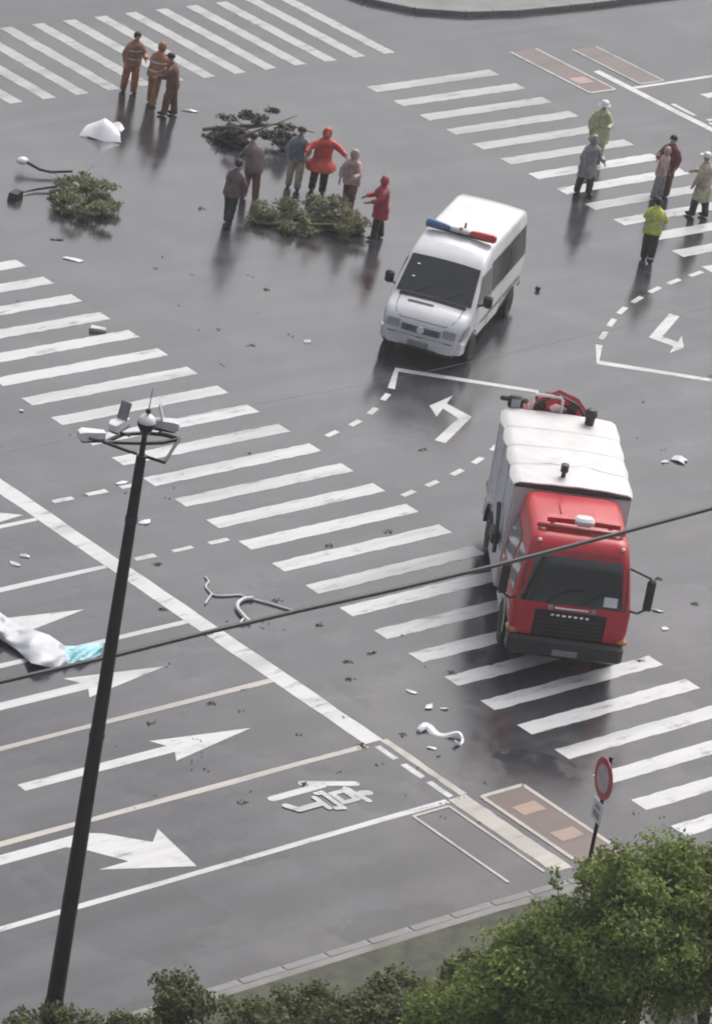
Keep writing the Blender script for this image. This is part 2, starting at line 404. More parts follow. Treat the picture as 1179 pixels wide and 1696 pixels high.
# red-brown cycle box with pale outline and patches, and its twin behind the stop line
poly_mark('cycle_box', [(-2.72,-19.5),(-1.62,-19.5),(-1.62,-22.6),(-2.72,-22.2)], M_BROWN, .004)
for a in (((-2.72,-19.5),(-1.62,-19.5)),((-1.62,-19.5),(-1.62,-22.25)),((-2.72,-19.5),(-2.72,-22.1))): stroke('cycle_box_line', a, .10, M_CREAM, .009+.001*(a[0][0] < -2) + .001*(a[1][1] < -20))
rect('cycle_mark', -2.45, -1.85, -20.42, -20.08, M_PINK, .009); rect('cycle_mark', -2.45, -1.85, -21.5, -21.15, M_PINK, .009)
for k,a in enumerate((((-4.5,-19.50),(-3.58,-19.50)),((-3.58,-19.50),(-3.58,-22.2)),((-4.5,-19.50),(-4.5,-22.2)))): stroke('cycle_box_line', a, .07, M_CREAM, .009+.001*k)
# left-turn waiting bays
def dashes(pts, ln=.44, wd=.14):
    P = [Vector((q[0],q[1],0)) for q in pts]
    for i,q in enumerate(P):
        t = (P[min(i+1,len(P)-1)]-P[max(i-1,0)]).normalized()*ln/2
        stroke('guide_dash', [q-t, q+t], wd)
stroke('waiting_bay_line', [(8.72,-3.86),(9.60,-3.06),(12.1,-5.33)], .17)
dashes([(8.26,-4.18),(7.43,-4.68),(6.58,-5.04),(5.66,-5.29)]); dashes([(9.6,-6.88),(8.86,-7.32),(7.97,-7.70),(7.06,-8.00),(6.1,-8.23),(5.22,-8.41)])
stroke('waiting_bay_line', [(15.60,-3.77),(14.80,-4.56),(17.6,-7.1)], .17)
dashes([(16.13,-3.37),(16.93,-2.84),(17.76,-2.36),(18.66,-1.98),(19.6,-1.66),(20.52,-1.43),(21.5,-1.25)], .55)
def turn_arrow(tail, knee, tip, wa, wb):
    t = Vector((tail[0],tail[1],0)); k = Vector((knee[0],knee[1],0)); p = Vector((tip[0],tip[1],0)); a = Vector((wa[0],wa[1],0)); b = Vector((wb[0],wb[1],0))
    u = (k-t).normalized(); nu = Vector((-u.y,u.x,0)); s_ = 1 if (p-k).dot(nu) > 0 else -1
    nu = nu*s_; v = (p-k).normalized(); nv = Vector((-v.y,v.x,0)); nv = nv if nv.dot(t-k) > 0 else -nv
    hb = (a+b)/2
    pts = [t-nu*.11, k-nu*.11+u*.0, hb-nv*.17, a if (a-hb).dot(nv) < 0 else b, p, b if (a-hb).dot(nv) < 0 else a, hb+nv*.17, k+nu*.17+nv*.30-v*.02, t+nu*.15]
    poly_mark('direction_arrow', [(q.x,q.y) for q in pts])
turn_arrow((7.82,-6.6),(9.45,-5.72),(8.95,-4.95),(9.9,-4.72),(8.69,-5.49))
turn_arrow((18.9,-3.05),(17.25,-3.98),(17.62,-4.70),(18.12,-4.12),(17.02,-4.80))
# far approach
rect('stop_line', 29.75, 30.02, -14, 11.2); rect('stop_line_dash', 30.15, 30.30, 4.5, 5.4); rect('stop_line_dash', 30.15,30.30, 6.0, 6.9); rect('stop_line_dash', 30.15,30.30, 7.5,8.4)
rect('lane_line', 30.03, 75, 9.70, 9.85); rect('lane_line', 30.32, 75, 7.0, 7.15); rect('lane_line', 30.32, 75, 4.2, 4.35)
poly_mark('cycle_box', [(28.35,9.85),(29.35,9.85),(29.35,13.2),(28.35,13.2)], M_BROWN, .004)
for k,a in enumerate((((28.35,9.85),(29.35,9.85)),((28.35,9.85),(28.35,13.2)),((29.35,9.85),(29.35,13.2)))): stroke('cycle_box_line', a, .10, M_HAZED, .009+.001*k)
rect('cycle_mark', 28.55, 29.15, 10.5, 10.95, M_PINK, .009); rect('lane_line', 31.7, 33.3, 8.45, 8.75)
poly_mark('cycle_box', [(30.45,9.95),(31.4,9.95),(31.4,12.8),(30.45,12.8)], M_BROWN, .004)
for k,a in enumerate((((30.45,9.95),(31.4,9.95)),((31.4,9.95),(31.4,12.8)),((30.45,9.95),(30.45,12.8)))): stroke('cycle_box_line', a, .08, M_HAZED, .009+.001*k)

# ------------------------------------------------------------------ white police van
def wheel(parent, loc, r, wd, side, rim=M_RIM):
    prof = [(r*.62,-wd/2),(r*.93,-wd/2),(r,-wd*.36),(r,wd*.36),(r*.93,wd/2),(r*.62,wd/2)]
    wo = MB().lathe(prof, 24, axis='y').build('wheel', M_RUB, parent, 40, loc)
    s_ = side
    MB().lathe([(.01,s_*wd*.30),(r*.2,s_*wd*.34),(r*.24,s_*wd*.26),(r*.52,s_*wd*.20),(r*.58,s_*wd*.47),(r*.64,s_*wd*.51),(r*.64,0),(.01,0)], 24, axis='y').build('rim', rim, wo, 40)
    return wo
VT = [(-2.74,2.22),(-2.70,2.36),(-2.60,2.43),(-2.3,2.48),(.10,2.50),(.45,2.46),(.80,2.36),(1.05,2.24),(1.22,2.14),(1.96,1.40),(2.06,1.32),(2.38,1.20),(2.56,1.09),(2.65,.95),(2.685,.82),(2.70,.70)]
VS = [(-2.74,.955),(-2.6,.985),(-2.3,1),(1.9,1),(2.2,.985),(2.42,.955),(2.56,.91),(2.65,.85),(2.70,.79)]
VW = [(.3,.93),(.6,.97),(1.1,.985),(1.42,.97),(2.0,.895),(2.3,.85),(2.5,.81)]
VB = [(-2.74,.42),(2.2,.36),(2.69,.40)]
def v_w(x, z): return lerp(VW, z)*lerp(VS, x)
def v_sec(x):
    zt, zb = lerp(VT, x), lerp(VB, x); r = min(.13, (zt-zb)*.3)
    half = [(0,zb)]
    for i in range(9): z = zb+(zt-r-zb)*i/8; half.append((v_w(x,z) - (.04 if i == 0 else 0), z))
    wc = v_w(x, zt-r)-r
    for a in (22,45,68,90): half.append((wc+r*math.cos(R(a)), zt-r+r*math.sin(R(a))))
    half += [(wc*.5, zt+.022), (0, zt+.03)]
    return [(x,y,z) for y,z in half] + [(x,-y,z) for y,z in half[-2:0:-1]]
def v_top(x, y):
    zt, zb = lerp(VT,x), lerp(VB,x); r = min(.13,(zt-zb)*.3); wc = v_w(x,zt-r)-r; a = abs(y)/wc
    return zt + (lerp([(0,.03),(.5,.022),(1,0)], a) if a <= 1 else -(r-math.sqrt(max(0,r*r-min(r,abs(y)-wc)**2))))
def side_patch(corners, side, off, wfun, n=8, mrow=5):
    """corners: (x,z) front-bottom, rear-bottom, rear-top, front-top"""
    P = []
    for i in range(mrow+1):
        row = []
        for j in range(n+1):
            a, b = j/n, i/mrow
            x = (corners[0][0]*(1-a)+corners[1][0]*a)*(1-b) + (corners[3][0]*(1-a)+corners[2][0]*a)*b
            z = (corners[0][1]*(1-a)+corners[1][1]*a)*(1-b) + (corners[3][1]*(1-a)+corners[2][1]*a)*b
            row.append((x, side*(wfun(x,z)+off), z))
        P.append(row)
    return P
def top_patch(corners, off, n=8, mrow=6):
    """corners: (x, halfwidth) front then rear, on the van's upper surface"""
    P = []; (xa,wa),(xb,wb) = corners
    for i in range(mrow+1):
        b = i/mrow; x = xa+(xb-xa)*b; hw = wa+(wb-wa)*b
        P.append([(x+off*.6, hw*(2*j/n-1), v_top(x, hw*(2*j/n-1))+off) for j in range(n+1)])
    return P
VANP = G(691, 578, .36); VRZ = R(211.4)
vl = Vector((math.cos(VRZ), math.sin(VRZ), 0))
van = thing('police_van', 'white police van with red and blue roof light bar standing in the junction', 'van', (VANP.x-vl.x*2.68, VANP.y-vl.y*2.68, 0), VRZ)
van.scale = (1, 1.06, 1)
xs = sorted(set([k[0] for k in VT]+[k[0] for k in VS]+[-2+.25*i for i in range(17)]))
body = MB().loft([v_sec(x) for x in xs]).build('body', M_PW, van, 50)
MB().grid(top_patch(((1.95,.88),(1.24,.80)), .014, 14, 8)).build('windscreen', M_GLASS, van, 30)
for s_ in (-1,1):
    MB().grid(side_patch([(1.82,1.36),(.58,1.36),(.58,2.02),(1.32,2.02)], s_, .010, v_w)).build('door_window', M_GLASS, van, 30)
    MB().grid(side_patch([(.46,1.38),(-1.07,1.38),(-1.07,2.10),(.46,2.10)], s_, .010, v_w)).build('side_window', M_GLASS2, van, 30)
    MB().grid(side_patch([(-1.10,1.38),(-2.58,1.38),(-2.58,2.10),(-1.10,2.10)], s_, .010, v_w)).build('side_window', M_GLASS2, van, 30)
    dr = MB().grid(side_patch([(1.66,.50),(.56,.50),(.56,1.33),(1.66,1.33)], s_, .006, v_w)).build('door', M_PW, van, 30)
    MB().box(.66,.84, s_*.99-.012, s_*.99+.012, 1.16,1.20,.006).build('handle', M_BLACK, dr)
    for x in (.53, -.62): MB().grid(side_patch([(x+.012,.5),(x-.012,.5),(x-.012,2.1),(x+.012,2.1)], s_, .008, v_w)).build('panel_seam', M_DGREY, van, 0)
    sd_ = MB().grid(side_patch([(.48,.48),(-.58,.48),(-.58,1.34),(.48,1.34)], s_, .006, v_w)).build('sliding_door', M_PW, van, 30); MB().box(.30,.44,s_*.995-.012,s_*.995+.012,1.14,1.18,.006).build('handle', M_BLACK, sd_)
    MB().grid(side_patch([(1.2,.78),(-2.3,.78),(-2.3,.87),(1.2,.87)], s_, .012, v_w, 20, 1)).build('rub_strip', M_MGREY, van, 0)
    hl = [(2.62,.76),(2.18,.80),(2.12,1.06),(2.46,1.04)]
    MB().grid(side_patch(hl, s_, .012, v_w)).build('headlight', M_LAMP, van, 30)
    for x in (1.72, -1.62):
        arc = [(x+.43*math.cos(a), .36+.43*math.sin(a)) for a in [math.pi*i/14 for i in range(15)]]
        P = [[(q[0], s_*(v_w(q[0],q[1])+.009), q[1]) for q in arc], [(q[0], s_*(v_w(q[0],.37)+.009), .37) for q in arc]]
        MB().grid(P).build('wheel_arch', M_BLACK, van, 0)
        wheel(van, (x, s_*.90, .35), .35, .22, s_)
    mr = MB().box(1.52,1.66, min(s_*1.06,s_*1.26), max(s_*1.06,s_*1.26), 1.38,1.68,.04).build('mirror', M_BLACK, van)
    MB().tube([(1.62,s_*.93,1.38),(1.6,s_*1.10,1.44)], .03).build('mirror_arm', M_BLACK, mr)
fx = lambda y, z: max(x for x in [1.9+.01*i for i in range(80)] if abs(y) <= v_w(x, z)+1e-6 and z <= lerp(VT,x)+.02)
def front_patch(y0, y1, z0, z1, off, n=8, mm=3):
    return [[(fx(y0+(y1-y0)*j/n, z0+(z1-z0)*i/mm)+off, y0+(y1-y0)*j/n, z0+(z1-z0)*i/mm) for j in range(n+1)] for i in range(mm+1)]
for s_ in (-1,1):
    y0, y1 = sorted((s_*.50, s_*.80)); MB().slab(front_patch(y0,y1,.80,.98,.012), .004).build('headlight', M_LAMP, van, 30)
gr = MB().box(2.56,2.72,-.46,.46,.76,.96,.02).build('grille', M_MGREY, van)
for z in (.82,.865,.91): MB().box(2.715,2.731,-.42,.42,z-.008,z+.008).build('slat', M_DGREY, gr, 0)
MB().lathe([(.01,0),(.085,.0),(.085,.016),(.01,.02)], 16, (2.722,0,.865), 'x').build('emblem', M_PLASTIC, gr)
bump = MB().loft([[(2.52,-.93,.40),(2.66,-.72,.40),(2.73,-.3,.40),(2.74,0,.40),(2.73,.3,.40),(2.66,.72,.40),(2.52,.93,.40),(2.3,.97,.40),(2.3,-.97,.40)],
                  [(2.56,-.95,.66),(2.70,-.74,.68),(2.77,-.3,.70),(2.78,0,.70),(2.77,.3,.70),(2.70,.74,.68),(2.56,.95,.66),(2.3,.985,.66),(2.3,-.985,.66)]]).build('bumper', M_PW, van, 30)
MB().box(2.77,2.795,-.24,.24,.46,.60,.006).build('licence_plate', M_MGREY, van)
MB().box(2.765,2.785,-.45,.45,.405,.45,.006).build('air_intake', M_DGREY, van)
MB().grid([[(x, y, v_top(x,y)+.010) for y in (-.52,-.3,-.1,.08)] for x in (2.20,2.13)]).build('bonnet_vent', M_BLACK, van, 0)
MB().grid([[(x, y, v_top(x,y)+.008) for y in [-.78+.13*i for i in range(13)]] for x in (2.04,1.96)]).build('cowl', M_BLACK, van, 0)
for y in (-.45,.25): MB().tube([(1.94,y,v_top(1.94,y)+.03),(1.72,y+.42,v_top(1.72,min(.7,y+.42))+.03)], .012, 6).build('wiper', M_BLACK, van)
MB().loft([[(2.53,-.945,.655),(2.71,-.73,.668),(2.785,0,.69),(2.71,.73,.668),(2.53,.945,.655)],[(2.53,-.945,.680),(2.71,-.73,.693),(2.785,0,.715),(2.71,.73,.693),(2.53,.945,.680)]], cap=False, close=False).build('bumper_gap', M_DGREY, van, 0)
for s_ in (-1,1): MB().tube([(2.02,s_*.74,v_top(2.02,.74)+.004),(2.3,s_*.73,v_top(2.3,.73)+.004),(2.52,s_*.66,v_top(2.52,.66)+.004),(2.60,s_*.52,v_top(2.60,.52)+.004)], .008, 5).build('bonnet_seam', M_DGREY, van)
MB().tube([(2.60,-.52,v_top(2.60,.52)+.004),(2.61,0,v_top(2.61,0)+.004),(2.60,.52,v_top(2.60,.52)+.004)], .008, 5).build('bonnet_seam', M_DGREY, van)
MB().box(-2.76,-2.735,-.62,.62,1.45,2.05,.005).build('rear_window', M_GLASS, van)
for s_ in (-1,1): MB().box(-2.76,-2.72,min(s_*.80,s_*.92),max(s_*.80,s_*.92),.9,1.4,.01).build('tail_light', M_REDL, van)
MB().box(-2.82,-2.6,-.92,.92,.42,.62,.04).build('rear_bumper', M_BLACK, van)
MB().box(-2.6,2.5,-.75,.75,.24,.40).build('underbody', M_BLACK, van)
zr = v_top(.35,0)
lb = MB().box(.28,.42,-.80,.80,zr+.03,zr+.07,.01).build('light_bar', M_DGREY, van)
def pill(y0, y1, r0, r1): return MB().lathe([(.01,y0-.05),(r0*.7,y0-.03),(r0,y0+.04),(r1,y1-.04),(r1*.7,y1+.03),(.01,y1+.05)], 16, (.35,0,zr+.13), 'y')
pill(-.78,-.28,.115,.075).build('blue_lamp', M_BLUEL, lb); pill(.26,.80,.075,.115).build('red_lamp', M_REDL, lb)
MB().box(.27,.43,-.24,.22,zr+.07,zr+.19,.03).build('siren', M_LGREY, lb)
MB().box(.32,.42,-.04,.05,zr+.05,zr+.22,.02).build('siren_horn', M_AMBER, lb)
MB().tube([(.05,.02,zr+.0),(.05,.02,zr+.24)], [.035,.025], 8).build('roof_aerial', M_MGREY, van)
for k,z in enumerate((1.70,1.94)):
    xx = lerp([(1.40,1.96),(2.14,1.22)], z); MB().lathe([(.01,0),(.035,0),(.035,.012),(.01,.014)], 10, (xx+.02,-.60+.02*k,v_top(xx,.6)+.022)).build('screen_sticker', M_PLASTIC, van)

# ------------------------------------------------------------------ red fire truck
TRZ = R(231.3); tf = Vector((math.cos(TRZ), math.sin(TRZ), 0))
TP = G(925, 1119, 0)
truck = thing('fire_truck', 'red fire truck with white canvas covered body driving over the crosswalk', 'fire truck', (TP.x, TP.y, 0), TRZ)
M_BUMP = mat('truck_bumper', (.022,.022,.024), .4)
CW = [(.85,1.18),(1.1,1.22),(1.55,1.22),(1.75,1.19),(2.55,1.05),(2.80,1.00),(2.88,.93),(2.90,.85)]
CX = [(.85,-.02),(1.1,0),(1.5,0),(1.65,-.03),(2.5,-.22),(2.72,-.32),(2.86,-.46),(2.90,-.58)]
def rrect(x0, x1, hw, rc, z, n=5):
    P = []
    for cx, cy, a0 in ((x1-rc,hw-rc,0),(x0+rc,hw-rc,90),(x0+rc,-hw+rc,180),(x1-rc,-hw+rc,270)):
        for k in range(n+1): a = R(a0+90*k/n); P.append((cx+rc*math.cos(a), cy+rc*math.sin(a), z))
    return P
zs = [.85,1.0,1.1,1.3,1.5,1.58,1.65,1.75,1.95,2.15,2.35,2.5,2.62,2.72,2.80,2.86,2.89,2.905]
MB().loft([rrect(-2.62+(.10 if z > 2.87 else 0), lerp(CX,z), lerp(CW,z), .20 if z > 1.6 else .14, z) for z in zs]).build('cab', M_PR, truck, 45)
cw = lambda x, z: lerp(CW, z)
def cab_front(y0, y1, z0, z1, off, n=10, mm=6, taper=0):
    P = []
    for i in range(mm+1):
        z = z0+(z1-z0)*i/mm; row = []
        for j in range(n+1):
            y = y0+(y1-y0)*j/n; y *= 1-taper*i/mm
            hw, rc = lerp(CW,z), .20 if z > 1.6 else .14; e = max(0, abs(y)-(hw-rc))
            x = lerp(CX,z) - (rc-math.sqrt(max(1e-5, rc*rc-min(rc*.98,e)**2)))
            row.append((x+off, y, z))
        P.append(row)
    return P
MB().grid(cab_front(-1.12,1.12,1.60,2.56,.012,14,8,.085)).build('windscreen', M_GLASS, truck, 40)
MB().grid(cab_front(.62,.90,1.66,1.86,.018,3,3)).build('screen_label', M_PLASTIC, truck, 0)
for s_ in (-1,1):
    for c_ in ([(-.34,1.62),(-1.14,1.62),(-1.14,2.42),(-.46,2.42)], [(-1.36,1.62),(-2.40,1.62),(-2.40,2.42),(-1.36,2.42)]):
        MB().grid(side_patch(c_, s_, .010, cw)).build('door_window', M_GLASS, truck, 30)
    for x0, x1 in ((-.28,-1.20),(-1.30,-2.48)):
        dr = MB().grid(side_patch([(x0,1.02),(x1,1.02),(x1,1.56),(x0,1.56)], s_, .007, cw)).build('door', M_PR, truck, 30)
        MB().box(x1+.1,x1+.3,s_*1.235-.015,s_*1.235+.015,1.44,1.48,.006).build('handle', M_CHROME, dr)
    # steps and wheel arches
    MB().box(-2.5,-1.75,min(s_*.95,s_*1.2),max(s_*.95,s_*1.2),.45,.62,.03).build('step', M_LGREY, truck)
    arc = [(-1.2+.62*math.cos(a), .52+.62*math.sin(a)) for a in [math.pi*i/16 for i in range(17)]]
    MB().grid([[(q[0], s_*1.235, q[1]) for q in arc], [(-1.2+(q[0]+1.2)*.80, s_*1.235, .52+(q[1]-.52)*.80) for q in arc]]).build('wheel_arch', M_LGREY, truck, 0)
    wheel(truck, (-1.2, s_*1.06, .5), .5, .30, s_); wheel(truck, (-5.3, s_*1.0, .5), .5, .42, s_)
    # mirrors
    mr = MB().box(.02,.12,min(s_*1.40,s_*1.58),max(s_*1.40,s_*1.58),1.72,2.42,.04).build('mirror', M_BLACK, truck)
    MB().tube([(-.22,s_*1.06,2.48),(.02,s_*1.28,2.50),(.06,s_*1.48,2.44)], .025, 6).build('mirror_arm', M_BLACK, mr)
    MB().tube([(-.10,s_*1.18,1.60),(.02,s_*1.32,1.62),(.06,s_*1.46,1.74)], .025, 6).build('mirror_arm', M_BLACK, mr)
    MB().box(-.01,.10,min(s_*.80,s_*1.14),max(s_*.80,s_*1.14),.62,.80,.03).build('headlight', M_LAMP, truck)
    MB().box(-.34,.05,min(s_*1.02,s_*1.24),max(s_*1.02,s_*1.24),.82,.97,.05).build('indicator', M_AMBER, truck)
    MB().box(-.40,-.34,min(s_*.82,s_*.90),max(s_*.82,s_*.90),2.78,2.85,.015).build('roof_marker', M_PLASTIC, truck)
    MB().box(-.012+.02,.045,min(s_*.38,s_*.50),max(s_*.38,s_*.50),1.47,1.58,.02).build('front_lamp', M_LAMP, truck)
gr = MB().grid(cab_front(-.74,.74,.86,1.45,.010,8,3)).build('grille', M_BLACK, truck, 0)
for k in range(5): MB().box(.012,.03,-.68,.68,.90+.09*k,.93+.09*k,.006).build('slat', M_DGREY, gr)
MB().box(.012,.034,-.36,.36,1.50,1.55,.008).build('badge_strip', M_CHROME, truck)
for k in range(7): MB().box(.012,.036,-.42+.12*k,-.34+.12*k,1.335,1.385,.006).build('badge_letter', M_CHROME, truck)
MB().box(-.35,.13,-1.2,1.2,.42,.84,.07).build('bumper', M_BUMP, truck)
MB().box(.115,.145,-.26,.26,.50,.63,.006).build('licence_plate', M_MGREY, truck)
MB().box(-7.3,-.4,-.42,.42,.55,.88,.02).build('chassis', M_DGREY, truck)
lb = MB().tube([(-.80,-.88,2.955),(-.72,-.80,2.99),(-.70,0,3.0),(-.72,.80,2.99),(-.80,.88,2.955)], .05, 8).build('light_bar', M_DR, truck)
MB().loft([[(-1.02,-.70,3.02),(-.84,-.72,3.02),(-.84,-.72,3.12),(-1.02,-.70,3.12)],[(-1.0,-.1,3.03),(-.82,-.1,3.03),(-.82,-.1,3.15),(-1.0,-.1,3.15)]]).build('red_lamp', M_REDL, lb)
MB().loft([[(-1.0,.1,3.03),(-.82,.1,3.03),(-.82,.1,3.15),(-1.0,.1,3.15)],[(-1.02,.78,3.02),(-.84,.80,3.02),(-.84,.80,3.12),(-1.02,.78,3.12)]]).build('red_lamp', M_REDL, lb)
MB().box(-1.06,-.76,-.16,.26,3.01,3.18,.05).build('white_lamp', M_CANVAS, lb)
for y in (-.6,.6): MB().box(-.98,-.68,y-.03,y+.03,2.89,3.03).build('foot', M_DR, lb, 0)
# seams, wipers, roof hatch, rain gutter
for s_ in (-1,1):
    for x in (-.24,-1.25,-2.52): MB().grid(side_patch([(x+.008,.95),(x-.008,.95),(x-.008,2.5),(x+.008,2.5)], s_, .011, cw, 1, 6)).build('panel_seam', M_BLACK, truck, 0)
    MB().grid(side_patch([(-.30,1.20),(-2.50,1.20),(-2.50,1.27),(-.30,1.27)], s_, .012, cw, 10, 1)).build('white_band', M_PLASTIC, truck, 0)
for y in (-.55,.15): MB().tube([(lerp(CX,1.62)+.03,y,1.60),(lerp(CX,1.85)+.03,y+.30,1.85),(lerp(CX,1.9)+.03,y+.75,1.95)], .014, 6).build('wiper', M_BLACK, truck)
MB().box(-1.95,-1.35,-.36,.36,2.895,2.945,.02).build('roof_hatch', M_PR, truck)
MB().grid(cab_front(-1.02,1.02,2.60,2.68,.014,10,2)).build('sun_visor', M_DR, truck, 0)
# body
BX0, BX1, BH = -6.42, -2.72, 2.98
MB().box(BX0,BX1,-1.21,1.21,.92,BH-.04,.03).build('body', M_PW, truck)
for s_ in (-1,1):
    for k in range(3):
        x1 = BX1-.10-k*1.2; x0 = x1-1.08
        sh = MB().box(x0,x1,min(s_*1.20,s_*1.222),max(s_*1.20,s_*1.222),1.15,2.74,.004).build('roller_shutter', M_LGREY, truck)
        for j in range(10): MB().box(x0+.02,x1-.02,s_*1.224-.006,s_*1.224+.006,1.22+.15*j,1.245+.15*j).build('shutter_rib', M_LGREY, sh, 0)
    for k in range(4):
        x = BX1-.05-k*1.2; MB().box(x-.04,x+.04,min(s_*1.20,s_*1.25),max(s_*1.20,s_*1.25),1.0,2.9,.01).build('pillar', M_PW, truck)
    for a, b in ((BX1-.02,-4.62),(-5.98,BX0)):
        MB().box(b,a,min(s_*.8,s_*1.25),max(s_*.8,s_*1.25),.50,.98,.03).build('skirt_locker', M_PW if s_ > 0 else M_LGREY, truck)
    arc = [(-5.3+.66*math.cos(a), .5+.66*math.sin(a)) for a in [math.pi*i/16 for i in range(17)]]
    MB().grid([[(q[0], s_*1.27, q[1]) for q in arc], [(q[0], s_*.75, q[1]) for q in arc]]).build('mudguard', M_BLACK, truck, 60)
    MB().box(-3.6,-3.1,min(s_*1.26,s_*1.44),max(s_*1.26,s_*1.44),1.3,1.55,.03).build('side_tool', M_BLACK, truck)
    MB().tube([(-3.9,s_*1.30,1.9),(-3.3,s_*1.34,1.75),(-2.95,s_*1.35,1.2)], .05, 6).build('grab_rail', M_BLACK, truck)
rnd = random.Random(5)
P = []
for i in range(49):
    x = BX1+.03-(BX1-BX0+.06)*i/48; row = []
    sc_ = abs(math.sin(i/48*math.pi*4.0))
    for j in range(25):
        t = 2*j/24-1; hw = 1.25+.045*sc_; y = t*hw
        z = BH+.055 - .05*t*t + .006*math.sin(x*7+y*3) + .004*math.sin(x*13-y*11)
        d = math.hypot((x+3.75)/.55,(y+.0)/.65); z += .07*math.exp(-d*d*1.4)*(1+.6*math.sin(9*x+7*y))
        if abs(t) > .93: z -= .10*(.55+.45*sc_)
        row.append((x,y,z))
    P.append(row)
cv = MB().slab(P, .03).build('canvas_cover', M_CANVAS, truck, 60)
for i in (12, 24, 36):      # sewn seams with webbing straps
    MB().grid([[(q_[0]+dx, q_[1], q_[2]+.004) for q_ in P[i]] for dx in (-.018,.018)]).build('strap', M_LGREY, cv, 0)
MB().box(BX1-.02,BX1+.05,-1.22,1.22,BH-.10,BH-.02,.01).build('front_rail', M_DGREY, truck)
MB().lathe([(.01,0),(.10,0),(.11,.16),(.14,.20),(.14,.30),(.09,.36),(.01,.38)], 16, (-6.10,.62,BH+.03)).build('roof_vent', M_BLACK, truck)
MB().lathe([(.01,0),(.05,0),(.05,.14),(.085,.16),(.085,.32),(.01,.34)], 16, (-3.10,-.20,BH+.03)).build('roof_vent', M_BLACK, truck)
# folded crane and ladder frame at the back
cr = MB().tube([(-6.62,-.55,1.5),(-6.66,-.50,2.8),(-6.74,-.36,3.12),(-6.80,-.05,3.27),(-6.82,.30,3.14),(-6.80,.72,2.70),(-6.78,1.0,2.3)], [.17,.17,.18,.19,.18,.16,.12], 4).build('folded_crane', M_PR, truck)
MB().tube([(-7.02,-.5,2.7),(-7.05,-.1,3.2),(-7.05,.40,3.05),(-7.02,.95,2.4)], [.07,.09,.09,.06], 8).build('crane_ram', M_DR, cr)
MB().box(-7.2,-6.46,-.72,.45,.9,2.95,.08).build('crane_base', M_DR, truck)
for y, z in ((-.40,3.10),(.30,3.14),(.98,2.32)): MB().lathe([(.01,-.24),(.10,-.24),(.10,.24),(.01,.24)], 14, (-6.80,y,z), 'x').build('pin', M_BLACK, cr)
MB().tube([(-6.58,-.62,2.2),(-6.56,-.52,3.1),(-6.58,-.1,3.42),(-6.6,.4,3.2),(-6.6,.9,2.5)], .03, 6).build('hose', M_BLACK, cr, 60)
MB().box(-7.35,-6.46,-1.15,1.15,.72,.92,.03).build('rear_deck', M_MGREY, truck)
MB().tube([(-6.55,-.62,2.9),(-6.55,-.62,3.30),(-6.55,-.56,3.36),(-6.55,-.02,3.36),(-6.55,.04,3.30),(-6.55,.04,2.9)], .035, 8).build('ladder_frame', M_CANVAS, truck)
wl = MB().box(-6.7,-6.5,-1.12,-.80,2.95,3.25,.05).build('work_light', M_BLACK, truck)
MB().box(-6.66,-6.56,-1.3,-.68,3.10,3.20,.03).build('light_arm', M_BLACK, wl); MB().box(-6.5,-6.485,-1.06,-.86,3.0,3.2,.005).build('lens', M_LAMP, wl)
for y in (-1.0,1.0): MB().box(-6.55,-6.44,y-.08,y+.08,1.0,2.95,.02).build('rear_post', M_PR, truck)

# ------------------------------------------------------------------ camera pole
LB = G(84, 1700, 0)
pole = thing('camera_pole', 'tall dark steel pole with camera bracket and white dome on top', 'pole', (LB.x, LB.y, .13))
def LP(px, py, h):
    q = G(px, py, h); return (q.x-LB.x, q.y-LB.y, h-.13)
lt = G(243, 700, 11.45)      # top lean taken from the picture
tx_, ty_ = lt.x-LB.x, lt.y-LB.y
hh = 11.32
ax = lambda z: (tx_*z/hh, ty_*z/hh, z)
MB().tube([ax(0),ax(3),ax(6),ax(9),ax(10.75)], [.155,.137,.118,.098,.082], 14).build('shaft', M_POLE, pole, 60)
for z_j, r_j in ((5.6,.132),(9.6,.104)):
    xj, yj, _ = ax(z_j); MB().lathe([(r_j*.8,-.05),(r_j,-.05),(r_j,.05),(r_j*.8,.05)], 14, (xj,yj,z_j)).build('joint_band', M_DGREY, pole)
MB().lathe([(.01,0),(.27,0),(.27,.03),(.17,.05),(.165,.4),(.01,.41)], 16).build('base_flange', M_POLE, pole)
MB().tube([ax(10.7),ax(hh-.05)], [.05,.042], 10).build('mast', M_POLE, pole, 60)
x_, y_, z_ = ax(hh-.02)
dm = MB().lathe([(.01,-.22),(.05,-.20),(.15,-.02),(.155,.03),(.01,.031)], 18, (x_,y_,z_)).build('dome_cup', M_POLE, pole)
MB().ell((x_,y_,z_+.04), (.145,.145,.13)).build('dome', M_PLASTIC, pole)
MB().ell((x_,y_,z_+.22), (.045,.045,.05)).build('dome_cap', M_BLACK, pole)
MB().tube([(x_,y_,z_+.2),(x_+.02,y_,z_+.62)], [.012,.006], 6).build('aerial', M_MGREY, pole)
zb = 10.78
ring = [LP(172,732,zb),LP(205,719,zb),LP(242,717,zb),LP(272,720,zb),LP(297,727,zb)]
lowr = [LP(172,732,zb),LP(212,747,zb-.02),LP(232,753,zb-.02),LP(272,766,zb-.02),LP(297,727,zb)]
midr = [LP(172,732,zb),LP(200,733,zb-.03),LP(240,734,zb-.05),LP(270,733,zb-.03),LP(297,727,zb)]
MB().tube(ring, .035, 8).build('bracket_bar', M_POLE, pole, 60); MB().tube(lowr, .028, 8).build('bracket_bar', M_POLE, pole, 60); MB().tube(midr, .035, 8).build('bracket_bar', M_POLE, pole, 60)
zc = zb+.10
for a, b in (((215,722),(190,712)),((170,731),(148,726)),((262,719),(268,711))):
    MB().tube([LP(*a,zb), LP(*b,zc)], .022, 6).build('fixture_arm', M_POLE, pole)
